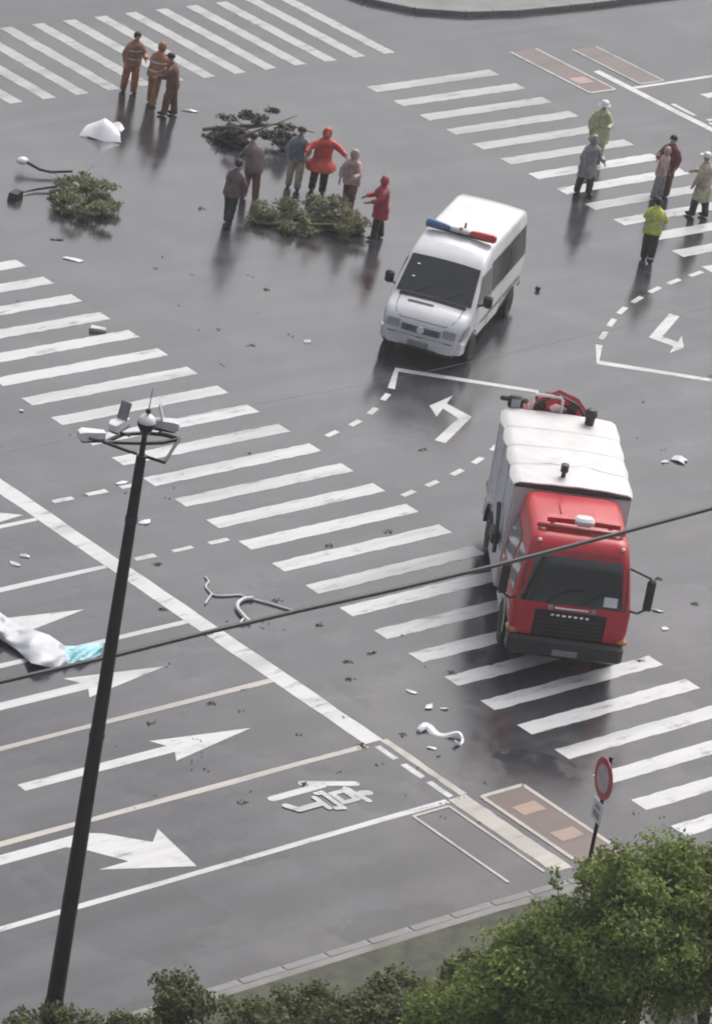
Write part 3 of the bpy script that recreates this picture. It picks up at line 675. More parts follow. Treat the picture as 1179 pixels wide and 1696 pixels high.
def fixture(px, py, h, rz, panel=None, white=True):
    q = LP(px,py,h); rt = (0,0,rz)
    f = MB().loft([[(-.20,-.06,0),(-.20,.06,0),(-.20,.06,.10),(-.20,-.06,.10)],[(.16,-.10,-.03),(.16,.10,-.03),(.16,.10,.13),(.16,-.10,.13)],[(.24,-.07,-.01),(.24,.07,-.01),(.24,.07,.10),(.24,-.07,.10)]]).build('fixture_head', M_PLASTIC if white else M_LGREY, pole, 30, q, rt)
    MB().box(-.22,.20,-.085,.085,-.07,-.012,.02).build('fixture_base', M_POLE, f)
    if panel: MB().box(-.01,.01,-.095,.095,.12,.42,.004).build('fixture_panel', panel, f, 30, None, (0,R(-18),0))
    return f
fixture(198, 706, zc, R(200), M_MGREY); fixture(272, 706, zc, R(-45), M_LGREY, False); fixture(153, 724, zc-.05, R(160), None)

# ------------------------------------------------------------------ prohibition sign
SB = G(966, 1462, .13)
sg = thing('road_sign', 'round red ringed road sign with small white plate on dark post', 'sign', (SB.x, SB.y, .13), R(157.8))
dz = 2.22
MB().tube([(-.03,0,0),(-.03,0,1.2),(-.035,.0,2.68)], .038, 10).build('post', M_POLE, sg, 60)
ds = MB().lathe([(.01,0),(.40,0),(.40,.018),(.01,.02)], 36, (0.02,0,dz), 'x').build('disc', M_SIGNR, sg)
MB().lathe([(.01,.022),(.27,.022),(.27,.026),(.01,.027)], 36, (0.02,0,dz), 'x').build('disc_centre', mat('faded_sign_face', (.56,.44,.46), .4, var=.08), ds)
pl = MB().box(.01,.03,-.22,.22,1.32,1.74,.006).build('plate', M_SIGNW, sg)
MB().box(.031,.034,-.13,.13,1.40,1.52).build('plate_bar', M_MGREY, pl, 0); MB().box(.031,.034,-.10,.10,1.58,1.66).build('plate_bar', M_MGREY, pl, 0)
MB().box(-.06,.012,-.05,.05,dz-.03,dz+.03).build('clamp', M_CHROME, sg, 0)

# ------------------------------------------------------------------ overhead cables
def cable(name, label, pix, h, rad, m_):
    P = [G(x,y,hh_) for (x,y),hh_ in zip(pix,h)]
    a = P[0]+(P[0]-P[1]).normalized()*55; b = P[-1]+(P[-1]-P[-2]).normalized()*55
    a.z += 2.2; b.z += 2.2
    o = MB().tube([a]+P+[b], rad, 8).build(name, m_, None, 60); tag(o, label, 'cable'); return o
cable('power_cable', 'thick dark cable sagging low across the junction in front of the truck', [(0,1130),(190,1086),(345,1047),(490,1013),(660,975),(820,937),(1000,890),(1179,842)], [5.45,5.35,5.28,5.22,5.2,5.2,5.24,5.3], .042, M_CABLE)
cable('thin_wire', 'thin faint wire crossing behind the camera pole head', [(0,751),(132,724),(365,680),(470,661),(660,626)], [6.3,6.2,6.1,6.1,6.2], .0035, M_WIRE)

# ------------------------------------------------------------------ people
def skin_obj(name, verts, edges, radii, material, parent, sub=2):
    me = bpy.data.meshes.new(name); me.from_pydata(verts, edges, []); me.materials.append(material)
    o = bpy.data.objects.new(name, me); C.objects.link(o); o.parent = parent
    md = o.modifiers.new('skin', 'SKIN'); md.use_smooth_shade = True
    if not me.skin_vertices: return o
    for i, r in enumerate(radii):
        sv = me.skin_vertices[0].data[i]; sv.radius = r if isinstance(r, tuple) else (r, r); sv.use_root = (i == 0)
    ss = o.modifiers.new('sub', 'SUBSURF'); ss.levels = sub; ss.render_levels = sub
    return o
def person(label, loc, rz, top, legs, coat='jacket', head='hair', arms=((.10,.28,1.12,.26,.26,.94),(.10,.28,1.12,.26,.26,.94)), stride=.10, H=1.72, lean=.0, hem=None, hemz=.55, flare=.30, headcol=None, group=None, strip_=None):
    t = thing('person', label, 'person', loc, rz, group); t.scale = (H/1.72,)*3
    L = lambda x, z: x + lean*max(0, z-.9)
    V, E, Rd = [], [], []
    def v(p, r, par=None):
        V.append((L(p[0],p[2]), p[1], p[2])); Rd.append(r)
        if par is not None: E.append((par, len(V)-1))
        return len(V)-1
    pel = v((0,0,.93),(.12,.11)); sp = v((0,0,1.12),(.11,.10),pel); chs = v((0,0,1.33),(.12,.11),sp)
    nk = v((.01,0,1.47),.055,chs); h1 = v((.03,0,1.55),(.065,.075),nk); h2 = v((.035,0,1.63),(.085,.10),h1); v((.02,0,1.70),(.065,.075),h2)
    v((.135,0,1.615),(.014,.012),h2)                         # nose
    hands = []
    for s_, a in ((1,arms[0]),(-1,arms[1])):
        sh = v((0,s_*.19,1.40),.055,chs); el = v((a[0]*.5,s_*a[1],a[2]),.045,sh); wr = v((a[0]+.06,s_*a[3],a[5]),.030,el)
        d = (Vector((a[0]+.06,s_*a[3],a[5]))-Vector((a[0]*.5,s_*a[1],a[2]))).normalized()
        q = Vector((a[0]+.06,s_*a[3],a[5])); pm = v(tuple(q+d*.07),(.040,.018),wr)
        side = Vector((1,0,0)) if abs(d.x) < .7 else Vector((0,0,1))
        for k, ln in enumerate((.075,.085,.08,.06)):
            b0 = q+d*.10+side*(.03-.02*k); f0 = v(tuple(b0),.0095,pm); f1 = v(tuple(b0+d*ln*.55+Vector((.004,-s_*.008,0))),.009,f0); v(tuple(b0+d*ln+Vector((.008,-s_*.026,0))),.0075,f1)
        th = q+d*.03+side*.045; t0 = v(tuple(th),.011,pm); v(tuple(th+d*.05+side*.025),.009,t0)
        hands.append((sh, el, wr))
    kn = []
    for s_, st in ((1,stride),(-1,-stride)):
        hp = v((0,s_*.09,.88),.09,pel); k_ = v((st*.6+.02,s_*.105,.50),.062,hp); an = v((st-.02,s_*.11,.09),.042,k_); v((st+.14,s_*.125,.035),.034,an)
    skin_obj('body', V, E, Rd, M_SKIN, t, 1)
    # face
    for s_ in (1,-1): MB().ell((L(.117,1.64), s_*.033, 1.642), (.012,.013,.010), 8, 5).build('eye', M_HAIR, t)
    MB().ell((L(.118,1.575), 0, 1.575), (.010,.024,.008), 8, 5).build('mouth', M_SIGNR, t)
    for s_ in (1,-1): MB().ell((L(.03,1.62), s_*.098, 1.62), (.022,.012,.034), 8, 5).build('ear', M_SKIN, t)
    # jacket or raincoat: one sewn shape with creases
    rs = random.Random(len(label)*7+int(loc[0]*13)); p1, p2, p3 = (rs.uniform(0,6) for _ in range(3))
    jb = MB()
    prof = [(.80,.185,.245),(.84,.188,.250),(.94,.180,.240),(1.05,.172,.232),(1.16,.172,.236),(1.27,.175,.245),(1.36,.165,.238),(1.42,.140,.195),(1.465,.105,.130),(1.50,.078,.085),(1.53,.070,.075)]
    if coat == 'long': prof = [(hemz,flare*.80,flare),(hemz+.04,flare*.80,flare*.99),(hemz+.15,flare*.74,flare*.95),((hemz+.95)/2+.05,.22,.272)] + [q_ for q_ in prof if q_[0] > (hemz+.95)/2+.1]
    rings = []
    for z, rx, ry in prof:
        ring_ = []
        for k in range(28):
            a_ = 2*math.pi*k/28; low = max(0, 1.45-z)
            w_ = 1 + low*(.045*math.sin(5*a_+p1+2*z) + .035*math.sin(9*a_+p2-5*z)) + .022*math.sin(26*z+3*a_+p3)*(z < 1.4)
            ring_.append((L(0,z)+rx*w_*math.cos(a_), ry*w_*math.sin(a_), z+(.012*math.sin(3*a_+p2) if z < .9 else 0)))
        rings.append(ring_)
    jb.loft(rings)
    for s_, a in ((1,arms[0]),(-1,arms[1])):
        A0 = Vector((L(0,1.38), s_*.13, 1.385)); A1 = Vector((L(a[0]*.5,a[2]), s_*a[1], a[2])); A2 = Vector((L(a[0]+.055,a[5]), s_*a[3], a[5]+.02))
        pts = [A0.lerp(A1,k/5) for k in range(5)] + [A1.lerp(A2,k/5) for k in range(6)]
        jb.tube(pts, [(.062 if k == 0 else .084 if k == 1 else (.098-.0035*k)*(1+.06*math.sin(2.6*k+p1))) for k in range(11)], 12)
    jk = jb.build('jacket' if coat == 'jacket' else 'raincoat', top, t, 60)
    if strip_:
        for z in (1.0, 1.24): MB().loft([[(L(0,z_)+.192*math.cos(a_), .258*math.sin(a_), z_) for a_ in [2*math.pi*k/20 for k in range(20)]] for z_ in (z-.025, z+.025)], cap=False).build('reflective_band', strip_, jk, 60)
    # trousers and boots
    tb = MB().loft([[(L(0,z)+rx*math.cos(q_), ry*math.sin(q_), z) for q_ in [2*math.pi*k/20 for k in range(20)]] for z, rx, ry in ((.76,.10,.16),(.82,.135,.185),(.92,.145,.195),(1.0,.14,.19))])
    for s_, st in ((1,stride),(-1,-stride)):
        H0 = Vector((0,s_*.095,.90)); H1 = Vector((st*.6+.02,s_*.11,.50)); H2 = Vector((st-.01,s_*.115,.06))
        pts = [H0.lerp(H1,k/5) for k in range(5)] + [H1.lerp(H2,k/6) for k in range(7)]
        tb.tube(pts, [(.122-.0030*k)*(1+.06*math.sin(2.3*k+p2)) for k in range(12)], 12)
    tb.build('trousers', legs, t, 60)
    for s_, st in ((1,stride),(-1,-stride)):
        MB().ell((st+.04, s_*.12, .055), (.15,.058,.055), 12, 6).build('boot', M_BOOT, t, 80)
        if hem: MB().lathe([(.075,0),(.092,0),(.092,.04),(.075,.04)], 14, (st-.01, s_*.115, .16)).build('reflective_hem', hem, t, 60)
    cx = L(.03,1.64)
    if head == 'helmet':
        MB().lathe([(.155,1.635),(.158,1.65),(.130,1.655),(.125,1.70),(.10,1.755),(.05,1.785),(.005,1.79)], 18, (cx,0,.0)).build('helmet', headcol or M_HELM, t, 60)
    elif head == 'hood':
        MB().ell((cx-.025,0,1.62), (.125,.125,.155), 14, 9, lambda d: .80 if d.x > .55 and abs(d.z) < .75 else 1.0).build('hood', headcol or top, t, 80)
    elif head == 'cap':
        cp = MB().lathe([(.112,1.64),(.115,1.68),(.095,1.735),(.05,1.76),(.005,1.765)], 16, (cx,0,0)).build('cap', headcol or M_HAIR, t, 60)
        MB().box(cx+.06,cx+.19,-.07,.07,1.655,1.668,.004).build('peak', headcol or M_HAIR, cp)
    else:
        MB().ell((cx-.022,0,1.655), (.105,.108,.105), 14, 8, lambda d: .72 if d.z < -.1 and d.x > .2 else 1.0).build('hair', M_HAIR, t, 80)
    return t
def cloth(name, col, rough=.5): return mat(name, col, .36, var=.22, vscale=7, bump=.8, bscale=14)
K_RED = cloth('red_raincoat', (.42,.045,.06)); K_ORANGE = cloth('orange_suit', (.40,.145,.075)); K_ORANGE2 = cloth('faded_orange_suit', (.36,.18,.11))
K_BROWN = cloth('brown_suit', (.16,.075,.05)); K_BEIGE = cloth('beige_raincoat', (.46,.42,.30)); K_MAROON = cloth('maroon_jacket', (.17,.045,.055))
K_YEL = cloth('hi_vis_yellow', (.62,.68,.10)); K_PALEY = cloth('pale_yellow_green', (.52,.54,.30)); K_DARK = cloth('dark_trousers', (.022,.024,.026)); K_GREY = cloth('grey_raincoat', (.30,.30,.32))
K_MAUVE = cloth('mauve_jacket', (.15,.10,.105)); K_PINK = cloth('pale_pink_raincoat', (.52,.36,.34)); K_REFL = mat('reflective_tape', (.55,.60,.50), .3); K_VERM = cloth('vermilion_poncho', (.66,.085,.06)); K_BLUEG = cloth('blue_grey', (.20,.24,.27))
def foot(px, py): q = G(px, py); return (q.x, q.y, .005)
away = R(44.8)
up_arm = (.34,.24,1.18,.14,.16,1.22); fwd = (.30,.26,1.14,.22,.20,1.08); down = (.10,.28,1.12,.26,.26,.90)
person('person in long red raincoat standing behind the white van', foot(623,395), R(150), K_RED, K_DARK, 'long', 'hood', (fwd,fwd), .12, 1.66, .05, hemz=.62, flare=.27)
person('person in pale raincoat and brown trousers beside the larger fallen branch', foot(574,350), R(200), K_PINK, K_BROWN, 'jacket', 'hood', (fwd,down), .10, 1.68, .1)
person('person in bright vermilion poncho behind the larger fallen branch', foot(524,318), R(240), K_VERM, K_DARK, 'long', 'hood', ((.22,.40,1.22,.50,.50,1.12),(.22,.40,1.22,.50,.50,1.12)), .10, 1.78, .15, hemz=.62, flare=.38)
person('person in dark mauve jacket with legs apart left of the fallen branch', foot(376,372), R(20), K_MAUVE, K_DARK, 'jacket', 'hair', (fwd,down), .17, 1.70, .15)
person('rescuer in orange suit nearest the upper left crosswalk', foot(212,152), R(250), K_ORANGE2, K_ORANGE, 'jacket', 'hair', (fwd,down), .10, 1.72, .12, strip_=K_REFL)
person('rescuer in faded orange suit in the middle of the group of three', foot(250,172), R(20), K_ORANGE, K_ORANGE2, 'jacket', 'hood', (fwd,fwd), .12, 1.68, .22, strip_=K_REFL)
person('rescuer in brown suit at the right of the group of three', foot(279,190), R(130), K_BROWN, K_BROWN, 'jacket', 'cap', (fwd,fwd), .12, 1.68, .18)
person('police officer in bright yellow jacket and dark rain trousers on the right', foot(1070,433), R(30), K_YEL, K_DARK, 'jacket', 'hair', (fwd,fwd), .12, 1.72, .05, hem=K_REFL, strip_=K_REFL)
person('person in long beige raincoat with pale hat at the right edge', foot(1155,358), R(110), K_BEIGE, K_DARK, 'long', 'cap', (down,fwd), .14, 1.76, .05, hemz=.50, flare=.30, headcol=M_HELM)
person('slim person in dark maroon jacket on the far crosswalk', foot(1098,322), R(200), K_MAROON, K_MAROON, 'jacket', 'hair', (down,fwd), .10, 1.68, .04)
person('person in pale pink raincoat next to the maroon jacket on the crosswalk', foot(1086,328), R(300), K_PINK, K_GREY, 'jacket', 'hood', (down,down), .08, 1.45, .1)
person('worker in pale yellow green raincoat with white helmet on the far crosswalk', foot(984,266), R(220), K_PALEY, K_PALEY, 'long', 'helmet', (fwd,down), .10, 1.72, .1, hemz=.55, flare=.28)
person('person in grey raincoat at the near edge of the far crosswalk', foot(964,322), R(260), K_GREY, K_DARK, 'long', 'hood', (fwd,down), .12, 1.68, .1, hemz=.55, flare=.27)

# ------------------------------------------------------------------ foliage
def leaf_cloud(clumps, size, seed, flat=0.0):
    """clumps: (x,y,z, rx,ry,rz, count). returns verts, faces of folded leaves"""
    rg = np.random.default_rng(seed); vs = []
    for (x,y,z,rx,ry,rz,n_) in clumps:
        d = rg.normal(size=(n_,3)); d /= np.linalg.norm(d,axis=1)[:,None]
        rad = rg.random(n_)**.45
        c_ = np.array([x,y,z]) + d*rad[:,None]*np.array([rx,ry,rz])
        nrm = d*.6 + rg.normal(size=(n_,3))*.7 + np.array([0,0,.7]); nrm /= np.linalg.norm(nrm,axis=1)[:,None]
        t = np.cross(nrm, rg.normal(size=(n_,3))); t /= np.linalg.norm(t,axis=1)[:,None]
        b = np.cross(nrm, t); s_ = size*(.6+.8*rg.random(n_))[:,None]
        quad = np.stack([c_-t*s_*.5, c_+b*s_*.27-nrm*s_*.10, c_+t*s_*.5-nrm*s_*.08, c_-b*s_*.27-nrm*s_*.10], 1)
        vs.append(quad)
    V = np.concatenate(vs).reshape(-1,3); return V
def leaf_obj(name, V, material, parent):
    n_ = len(V)//4; me = bpy.data.meshes.new(name)
    me.vertices.add(len(V)); me.vertices.foreach_set('co', V.astype(np.float32).ravel())
    idx = np.arange(n_*4).reshape(-1,4); tri = np.concatenate([idx[:,[0,1,2]], idx[:,[0,2,3]]],1).reshape(-1)
    me.loops.add(len(tri)); me.loops.foreach_set('vertex_index', tri.astype(np.int32))
    me.polygons.add(n_*2); me.polygons.foreach_set('loop_start', (np.arange(n_*2)*3).astype(np.int32))
    me.update(); me.validate(); me.materials.append(material)
    o = bpy.data.objects.new(name, me); C.objects.link(o); o.parent = parent; return o
def tree(label, cpx, cpy, ch, rx, rz, seed, nclump=70, per=520, size=.088, lean=(0,0)):
    c_ = G(cpx, cpy, ch); rg = random.Random(seed)
    t = thing('broadleaf_tree', label, 'tree', (c_.x-lean[0], c_.y-lean[1], .12), 0, 'street trees at the near corner')
    cl = []; ends = []
    for k in range(nclump):
        while True:
            d = Vector((rg.uniform(-1,1), rg.uniform(-1,1), rg.uniform(-.75,1)))
            if .35 < d.length < 1: break
        # lumpy outline
        q = .85+.3*math.sin(3*math.atan2(d.y,d.x)+seed)*abs(d.x)
        p = Vector((lean[0]+d.x*rx*q, lean[1]+d.y*rx*q, ch-.12+d.z*rz)); rr = rg.uniform(.32,.62)
        cl.append((p.x,p.y,p.z, rr*1.15,rr*1.15,rr*.62, int(per*rr/.47))); ends.append(p)
    tr = MB().tube([(0,0,0),(lean[0]*.2,lean[1]*.2,(ch-rz)*.5),(lean[0]*.7,lean[1]*.7,ch-rz*.6),(lean[0],lean[1],ch+rz*.3)], [.17,.13,.09,.03], 10).build('trunk', M_BARK, t, 60)
    lm_ = MB()
    for p in ends[:26]:
        z0 = rg.uniform(ch-rz*1.1, ch); f = z0/ch; a = Vector((lean[0]*f, lean[1]*f, z0)); m_ = a.lerp(p,.5)+Vector((0,0,.15)); lm_.tube([a,m_,p], [.045,.028,.01], 6)
    for k in range(34):      # thin shoots that stick out of the crown
        p = rg.choice(ends); d = (p-Vector((lean[0],lean[1],ch))).normalized()+Vector((rg.uniform(-.5,.5),rg.uniform(-.5,.5),rg.uniform(-.1,.5))); L_ = rg.uniform(.35,.75)
        lm_.tube([p, p+d*L_*.5, p+d*L_+Vector((.08,.05,-.05))], [.014,.009,.004], 5)
        for f in (.45,.75,1.0): e = p+d*L_*f; cl.append((e.x,e.y,e.z,.14,.14,.09,26))
    lm_.build('limbs', M_BARK, tr, 60)
    leaf_obj('crown', leaf_cloud(cl, size, seed), M_LEAF, t)
    return t
tree('tall wind blown street tree right of the road sign', 1085, 1525, 5.2, 1.75, 1.35, 3, 80)
tree('street tree whose crown runs out of the right edge', 1240, 1555, 5.0, 1.7, 1.4, 8, 70)
tree('lower street tree at the bottom, left of the tall one', 925, 1625, 4.0, 1.35, 1.05, 12, 60)
tree('small leafy tree at the bottom edge below the lane arrow', 770, 1715, 2.6, 1.0, .75, 21, 40)
def shrub(label, px, py, r, h, seed, n_=16):
    b = G(px, py, .14); rg = random.Random(seed)
    t = thing('shrub', label, 'shrub', (b.x, b.y, .13), 0, 'shrubs along the near kerb')
    cl = []; st = MB()
    for k in range(n_):
        a = rg.uniform(0,6.28); q = rg.random()**.5*r; z = rg.uniform(.25,1)*h*(1-.35*q/r); x, y = q*math.cos(a), q*math.sin(a)
        cl.append((x,y,z,.28,.28,.2,150)); st.tube([(x*.2,y*.2,0),(x,y,z)], [.02,.008], 5)
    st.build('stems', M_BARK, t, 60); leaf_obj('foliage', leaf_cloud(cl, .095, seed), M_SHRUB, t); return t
shrub('low shrub around the foot of the camera pole', 130, 1738, .9, .7, 31); shrub('low shrub at the bottom left corner', 20, 1745, .7, .6, 32)
shrub('taller loose shrub right of the camera pole foot', 290, 1700, .5, 1.0, 33); shrub('low shrub below the right turn arrow', 230, 1752, .7, .65, 34)
shrub('low shrub at the bottom centre left', 410, 1735, .85, .7, 35, 24); shrub('low shrub at the bottom centre', 540, 1712, .85, .75, 36, 24); shrub('low shrub at the bottom left of the small tree', 665, 1690, .9, .75, 37, 26); shrub('low shrub between the small tree and kerb corner', 800, 1650, .85, .8, 38, 24)

# ------------------------------------------------------------------ fallen branches
M_DLEAF = leaf_mat('dark_wet_leaves', (.035,.032,.026), (.12,.10,.085), .5)
def fallen(label, px, py, rz, clumps, stems, seed, size=.105, lm=None):
    b = G(px, py); t = thing('fallen_branch', label, 'branch', (b.x,b.y,0), rz)
    mb = MB()
    for st, r0 in stems: mb.tube(st, [r0*(1-.75*i/(len(st)-1)) for i in range(len(st))], 7)
    rt_ = random.Random(seed)
    for x,y,z,a_,b_,c_,n_ in clumps:
        a = rt_.uniform(0,6.28); L_ = rt_.uniform(.3,.75); mb.tube([(x*.5,y*.5,z*.8+.03),(x,y,z+.04),(x+L_*math.cos(a)*.6,y+L_*math.sin(a)*.6,max(.03,z+rt_.uniform(-.1,.22)))], [.018,.012,.004], 5)
    mb.build('wood', M_TWIG, t, 60); leaf_obj('foliage', leaf_cloud(clumps, size, seed), lm or M_LEAF2, t); return t
rg = random.Random(77)
def pile(L_, Wd, Hh, n_, per=120):
    out = []
    for k in range(n_):
        x = rg.uniform(-1,1); y = rg.uniform(-1,1)*math.sqrt(1-x*x*.8)
        z = .07+Hh*rg.random()**1.6*(1-.6*x*x)
        out.append((x*L_*1.12, y*Wd*1.15, z, rg.uniform(.15,.36),rg.uniform(.15,.36),.07, int(per*rg.uniform(.5,1.5))))
    return out
fallen('smaller olive fallen branch near the upper left', 142, 342, R(-40), pile(.66,.80,.60,40), [([(-.9,.4,.1),(-.2,.1,.3),(.5,-.2,.5)],.04),([(-.5,-.6,.08),(0,0,.25),(.6,.5,.3)],.03)], 51)
fallen('larger grey green fallen branch lying beside the people', 512, 372, R(-38), pile(1.2,.70,.68,60), [([(-1.35,-.45,.06),(-.4,-.5,.16),(.6,-.45,.28),(1.3,-.2,.3)],.05),([(-.8,-.3,.1),(0,.1,.4),(.7,.5,.5)],.035),([(-.3,.2,.2),(.4,0,.55),(1.0,.1,.5)],.03)], 52)

# ------------------------------------------------------------------ wind-blown debris
def frag(name, label, px, py, lx, ly, rz, seed, hgt=.05, material=M_PLASTIC, cat='fragment', group='white fragments strewn on the road'):
    rr = random.Random(seed); k = rr.randint(5,7); mb = MB()
    rim = []
    for i in range(k):
        a = 2*math.pi*(i+rr.uniform(-.3,.3))/k; q_ = rr.uniform(.62,1.12); rim.append((lx/2*q_*math.cos(a), ly/2*q_*math.sin(a), rr.choice((.014,.02,.03))))
    c0 = (rr.uniform(-.15,.15)*lx, rr.uniform(-.15,.15)*ly, .034+hgt*rr.uniform(.1,.7)); t_ = .010
    top_ = rim+[c0]; bot = [(x,y,z-t_) for x,y,z in top_]
    mb.add(top_+bot, [(i,(i+1)%k,k) for i in range(k)] + [((i+1)%k+k+1,i+k+1,2*k+1) for i in range(k)] + [(i,i+k+1,(i+1)%k+k+1,(i+1)%k) for i in range(k)])
    b = G(px,py); o = mb.build(name, material, None, 0, (b.x,b.y,0), (0,0,rz)); tag(o, label, cat, group); return o
FR = [(508,566,.26,.20,20,'white fragment on bare road between left crosswalk and van'),(240,866,.36,.20,10,'white fragment right of the pole below the crosswalk'),
 (121,430,.62,.22,-45,'long white fragment below the smaller fallen branch'),(1101,766,.22,.16,0,'small white fragment beside the notched one right of the truck'),
 (1087,1012,.36,.14,-50,'white sliver right of the truck front'),(1100,1042,.20,.14,0,'small white fragment just below the sliver by the truck'),
 (682,1147,.26,.12,-60,'white chip left of the truck front, uppermost of its cluster'),(710,1172,.34,.18,20,'larger white fragment of the pair left of the truck front'),(737,1175,.24,.16,-40,'smaller white fragment of the pair left of the truck front'),
 (715,1240,.24,.11,-50,'white chip just below the hooked white strip'),(35,681,.14,.12,0,'tiny white fragment left of the crosswalk'),(42,922,.26,.16,-30,'white fragment in the innermost left lane'),(24,935,.16,.28,20,'thin white fragment beside another in the innermost left lane'),
 (313,183,.5,.2,-40,'white fragment right of the orange rescuers'),(203,800,.42,.16,0,'white fragment touching the guide dash by the pole')]
for k,(px,py,a,b,rz,lab) in enumerate(FR): frag('white_fragment', lab, px, py, a, b, R(rz), 100+k)
q = G(1124,763); P = [[(-.20,-.05,.03),(-.1,.16,.05),(.05,.20,.04)],[(-.02,-.13,.06),(.02,.02,.13),(.12,.10,.05)],[(.14,-.20,.03),(.10,-.10,.07),(.22,.05,.03)]]
o = MB().slab(P,.015).build('white_fragment', M_PLASTIC, None, 30, (q.x,q.y,0), (0,0,R(-45))); tag(o, 'notched white fragment on the road right of the truck roof', 'fragment', 'white fragments strewn on the road')
# folded white sheet, upper left
q = G(168, 224); P = []
for i in range(9):
    a = i/8; P.append([(-.55+1.1*a*(1-.5*b)+.3*b, -.35+.9*b+.04*math.sin(9*a), .02+.42*math.sin(math.pi*min(1,b*.9))*(1-abs(2*a-1)*.6)+.02*math.sin(7*a+5*b)) for b in [j/8 for j in range(9)]])
o = MB().slab(P,.012).build('plastic_sheet', M_PLASTIC, None, 60, (q.x,q.y,0), (0,0,R(-45))); tag(o, 'folded white plastic sheet on the road at upper left', 'sheet')
q = G(187,216); P = [[(.42*a-.2, .22*b+.1*math.sin(3*a), .03+.14*math.sin(3*a)*b) for b in [j/4 for j in range(5)]] for a in [i/5 for i in range(6)]]
o = MB().slab(P,.012).build('plastic_sheet', M_PLASTIC, None, 60, (q.x,q.y,0), (0,0,R(-60))); tag(o, 'small white plastic flap beside the larger folded sheet', 'sheet')
# broken lamp arm: curved dark rod with white lamp on its end
A = [G(42,266,.25),G(52,272,.2),G(66,280,.15),G(84,284,.12),G(120,283,.15)]
o = thing('broken_lamp_arm', 'curved dark rod with white lamp end beside the smaller fallen branch', 'lamp', (A[2].x,A[2].y,0))
rel = [Vector((p.x-A[2].x,p.y-A[2].y,p.z)) for p in A]; MB().tube(rel, [.05,.045,.04,.04,.035], 8).build('arm', M_BLACK, o, 60)
MB().ell(rel[0]+Vector((-.06,.04,0)), (.17,.13,.10), 12, 8).build('lamp_head', M_PLASTIC, o, 80)
q = G(25,330); o = MB().loft([[(-.15,-.13,.0),(.15,-.13,0),(.17,.13,0),(-.15,.14,0)],[(-.13,-.12,.20),(.14,-.11,.24),(.15,.12,.22),(-.13,.12,.19)]]).build('black_box', M_BLACK, None, 30, (q.x,q.y,0.002), (0,0,R(20))); tag(o, 'small black box lying at the far left edge', 'box')
A = [G(38,318,.05),G(60,313,.06),G(95,308,.10)]; o = MB().tube(A, [.015,.03,.035], 6).build('dark_stick', M_DGREY, None, 60); tag(o, 'thin dark stick between the black box and fallen branch', 'stick')
# dark bits on the crosswalk
q = G(162,548); o = MB().loft([[(-.22,-.09,.0),(.2,-.1,0),(.24,.08,0),(-.2,.09,0)],[(-.2,-.07,.09),(.16,-.08,.06),(.2,.05,.07),(-.15,.06,.12)]]).build('dark_clod', M_MGREY, None, 30, (q.x,q.y,.006), (0,0,R(-30))); tag(o, 'dark grey broken piece lying on the left crosswalk', 'debris')
q = G(890,481); o = MB().ell((0,0,.06),(.08,.07,.06),10,6).build('dark_clod', M_BLACK, None, 60, (q.x,q.y,0)); tag(o, 'small dark lump right of the van rear wheel', 'debris')
q = G(93,395); o = frag('dark_clod', 'flat dark shred above the long white fragment', 93, 396, .34, .14, R(-30), 300, .03, M_DGREY, 'debris', None)
# pale twisted cord by the stop line
def cordpx(pts, h=.03): return [G(x,y,h) for x,y in pts]
Z = lambda x, y: (300+x/4.535, 920+y/4.535)
def smooth(P, n_=5):
    out = []
    for i in range(len(P)-1):
        p0, p1, p2, p3 = P[max(0,i-1)], P[i], P[i+1], P[min(len(P)-1,i+2)]
        for k in range(n_):
            t = k/n_; out.append(.5*((2*p1)+(p2-p0)*t+(2*p0-5*p1+4*p2-p3)*t*t+(-p0+3*p1-3*p2+p3)*t**3))
    return out+[P[-1]]
co = thing('pale_cord', 'pale twisted cord lying on the road beside the stop line', 'cord', G(370,985))
bl = co.location.copy()
for pts, r_ in (([(180,160),(205,195),(185,235),(230,288),(270,302),(350,302),(440,298),(500,320),(620,350),(740,385),(860,422)],.022),([(230,288),(205,325),(180,362)],.022),([(540,322),(470,328),(425,360),(425,400),(465,450),(515,500)],.045),([(480,470),(455,490),(450,515),(480,512),(495,480)],.028)):
    S = [p-bl for p in smooth(cordpx([Z(*q) for q in pts], r_+.003))]; MB().tube(S, r_, 7).build('strand', M_CORD, co, 60)
# hooked white strip
q0 = G(733,1218); pts = smooth([G(x,y,.03)-q0+Vector((0,0,0)) for x,y in [(693,1211),(706,1205),(722,1213),(740,1218),(758,1219),(766,1225),(762,1232),(752,1233)]], 4)
wd = [lerp([(0,.05),(.15,.12),(.3,.12),(.5,.05),(.8,.035),(1,.04)], i/(len(pts)-1)) for i in range(len(pts))]
rings = []
for i,p in enumerate(pts):
    t = (pts[min(i+1,len(pts)-1)]-pts[max(i-1,0)]).normalized(); n_ = Vector((-t.y,t.x,0)); zc_ = .045+.05*math.sin(i*.5)
    rings.append([(p.x+n_.x*wd[i],p.y+n_.y*wd[i],zc_-.03),(p.x-n_.x*wd[i],p.y-n_.y*wd[i],zc_-.03),(p.x-n_.x*wd[i]*.6,p.y-n_.y*wd[i]*.6,zc_+.02),(p.x+n_.x*wd[i]*.6,p.y+n_.y*wd[i]*.6,zc_+.02)])
o = MB().loft(rings).build('plastic_strip', M_PLASTIC, None, 60, (q0.x,q0.y,0)); tag(o, 'hooked white plastic strip left of the truck front', 'strip')
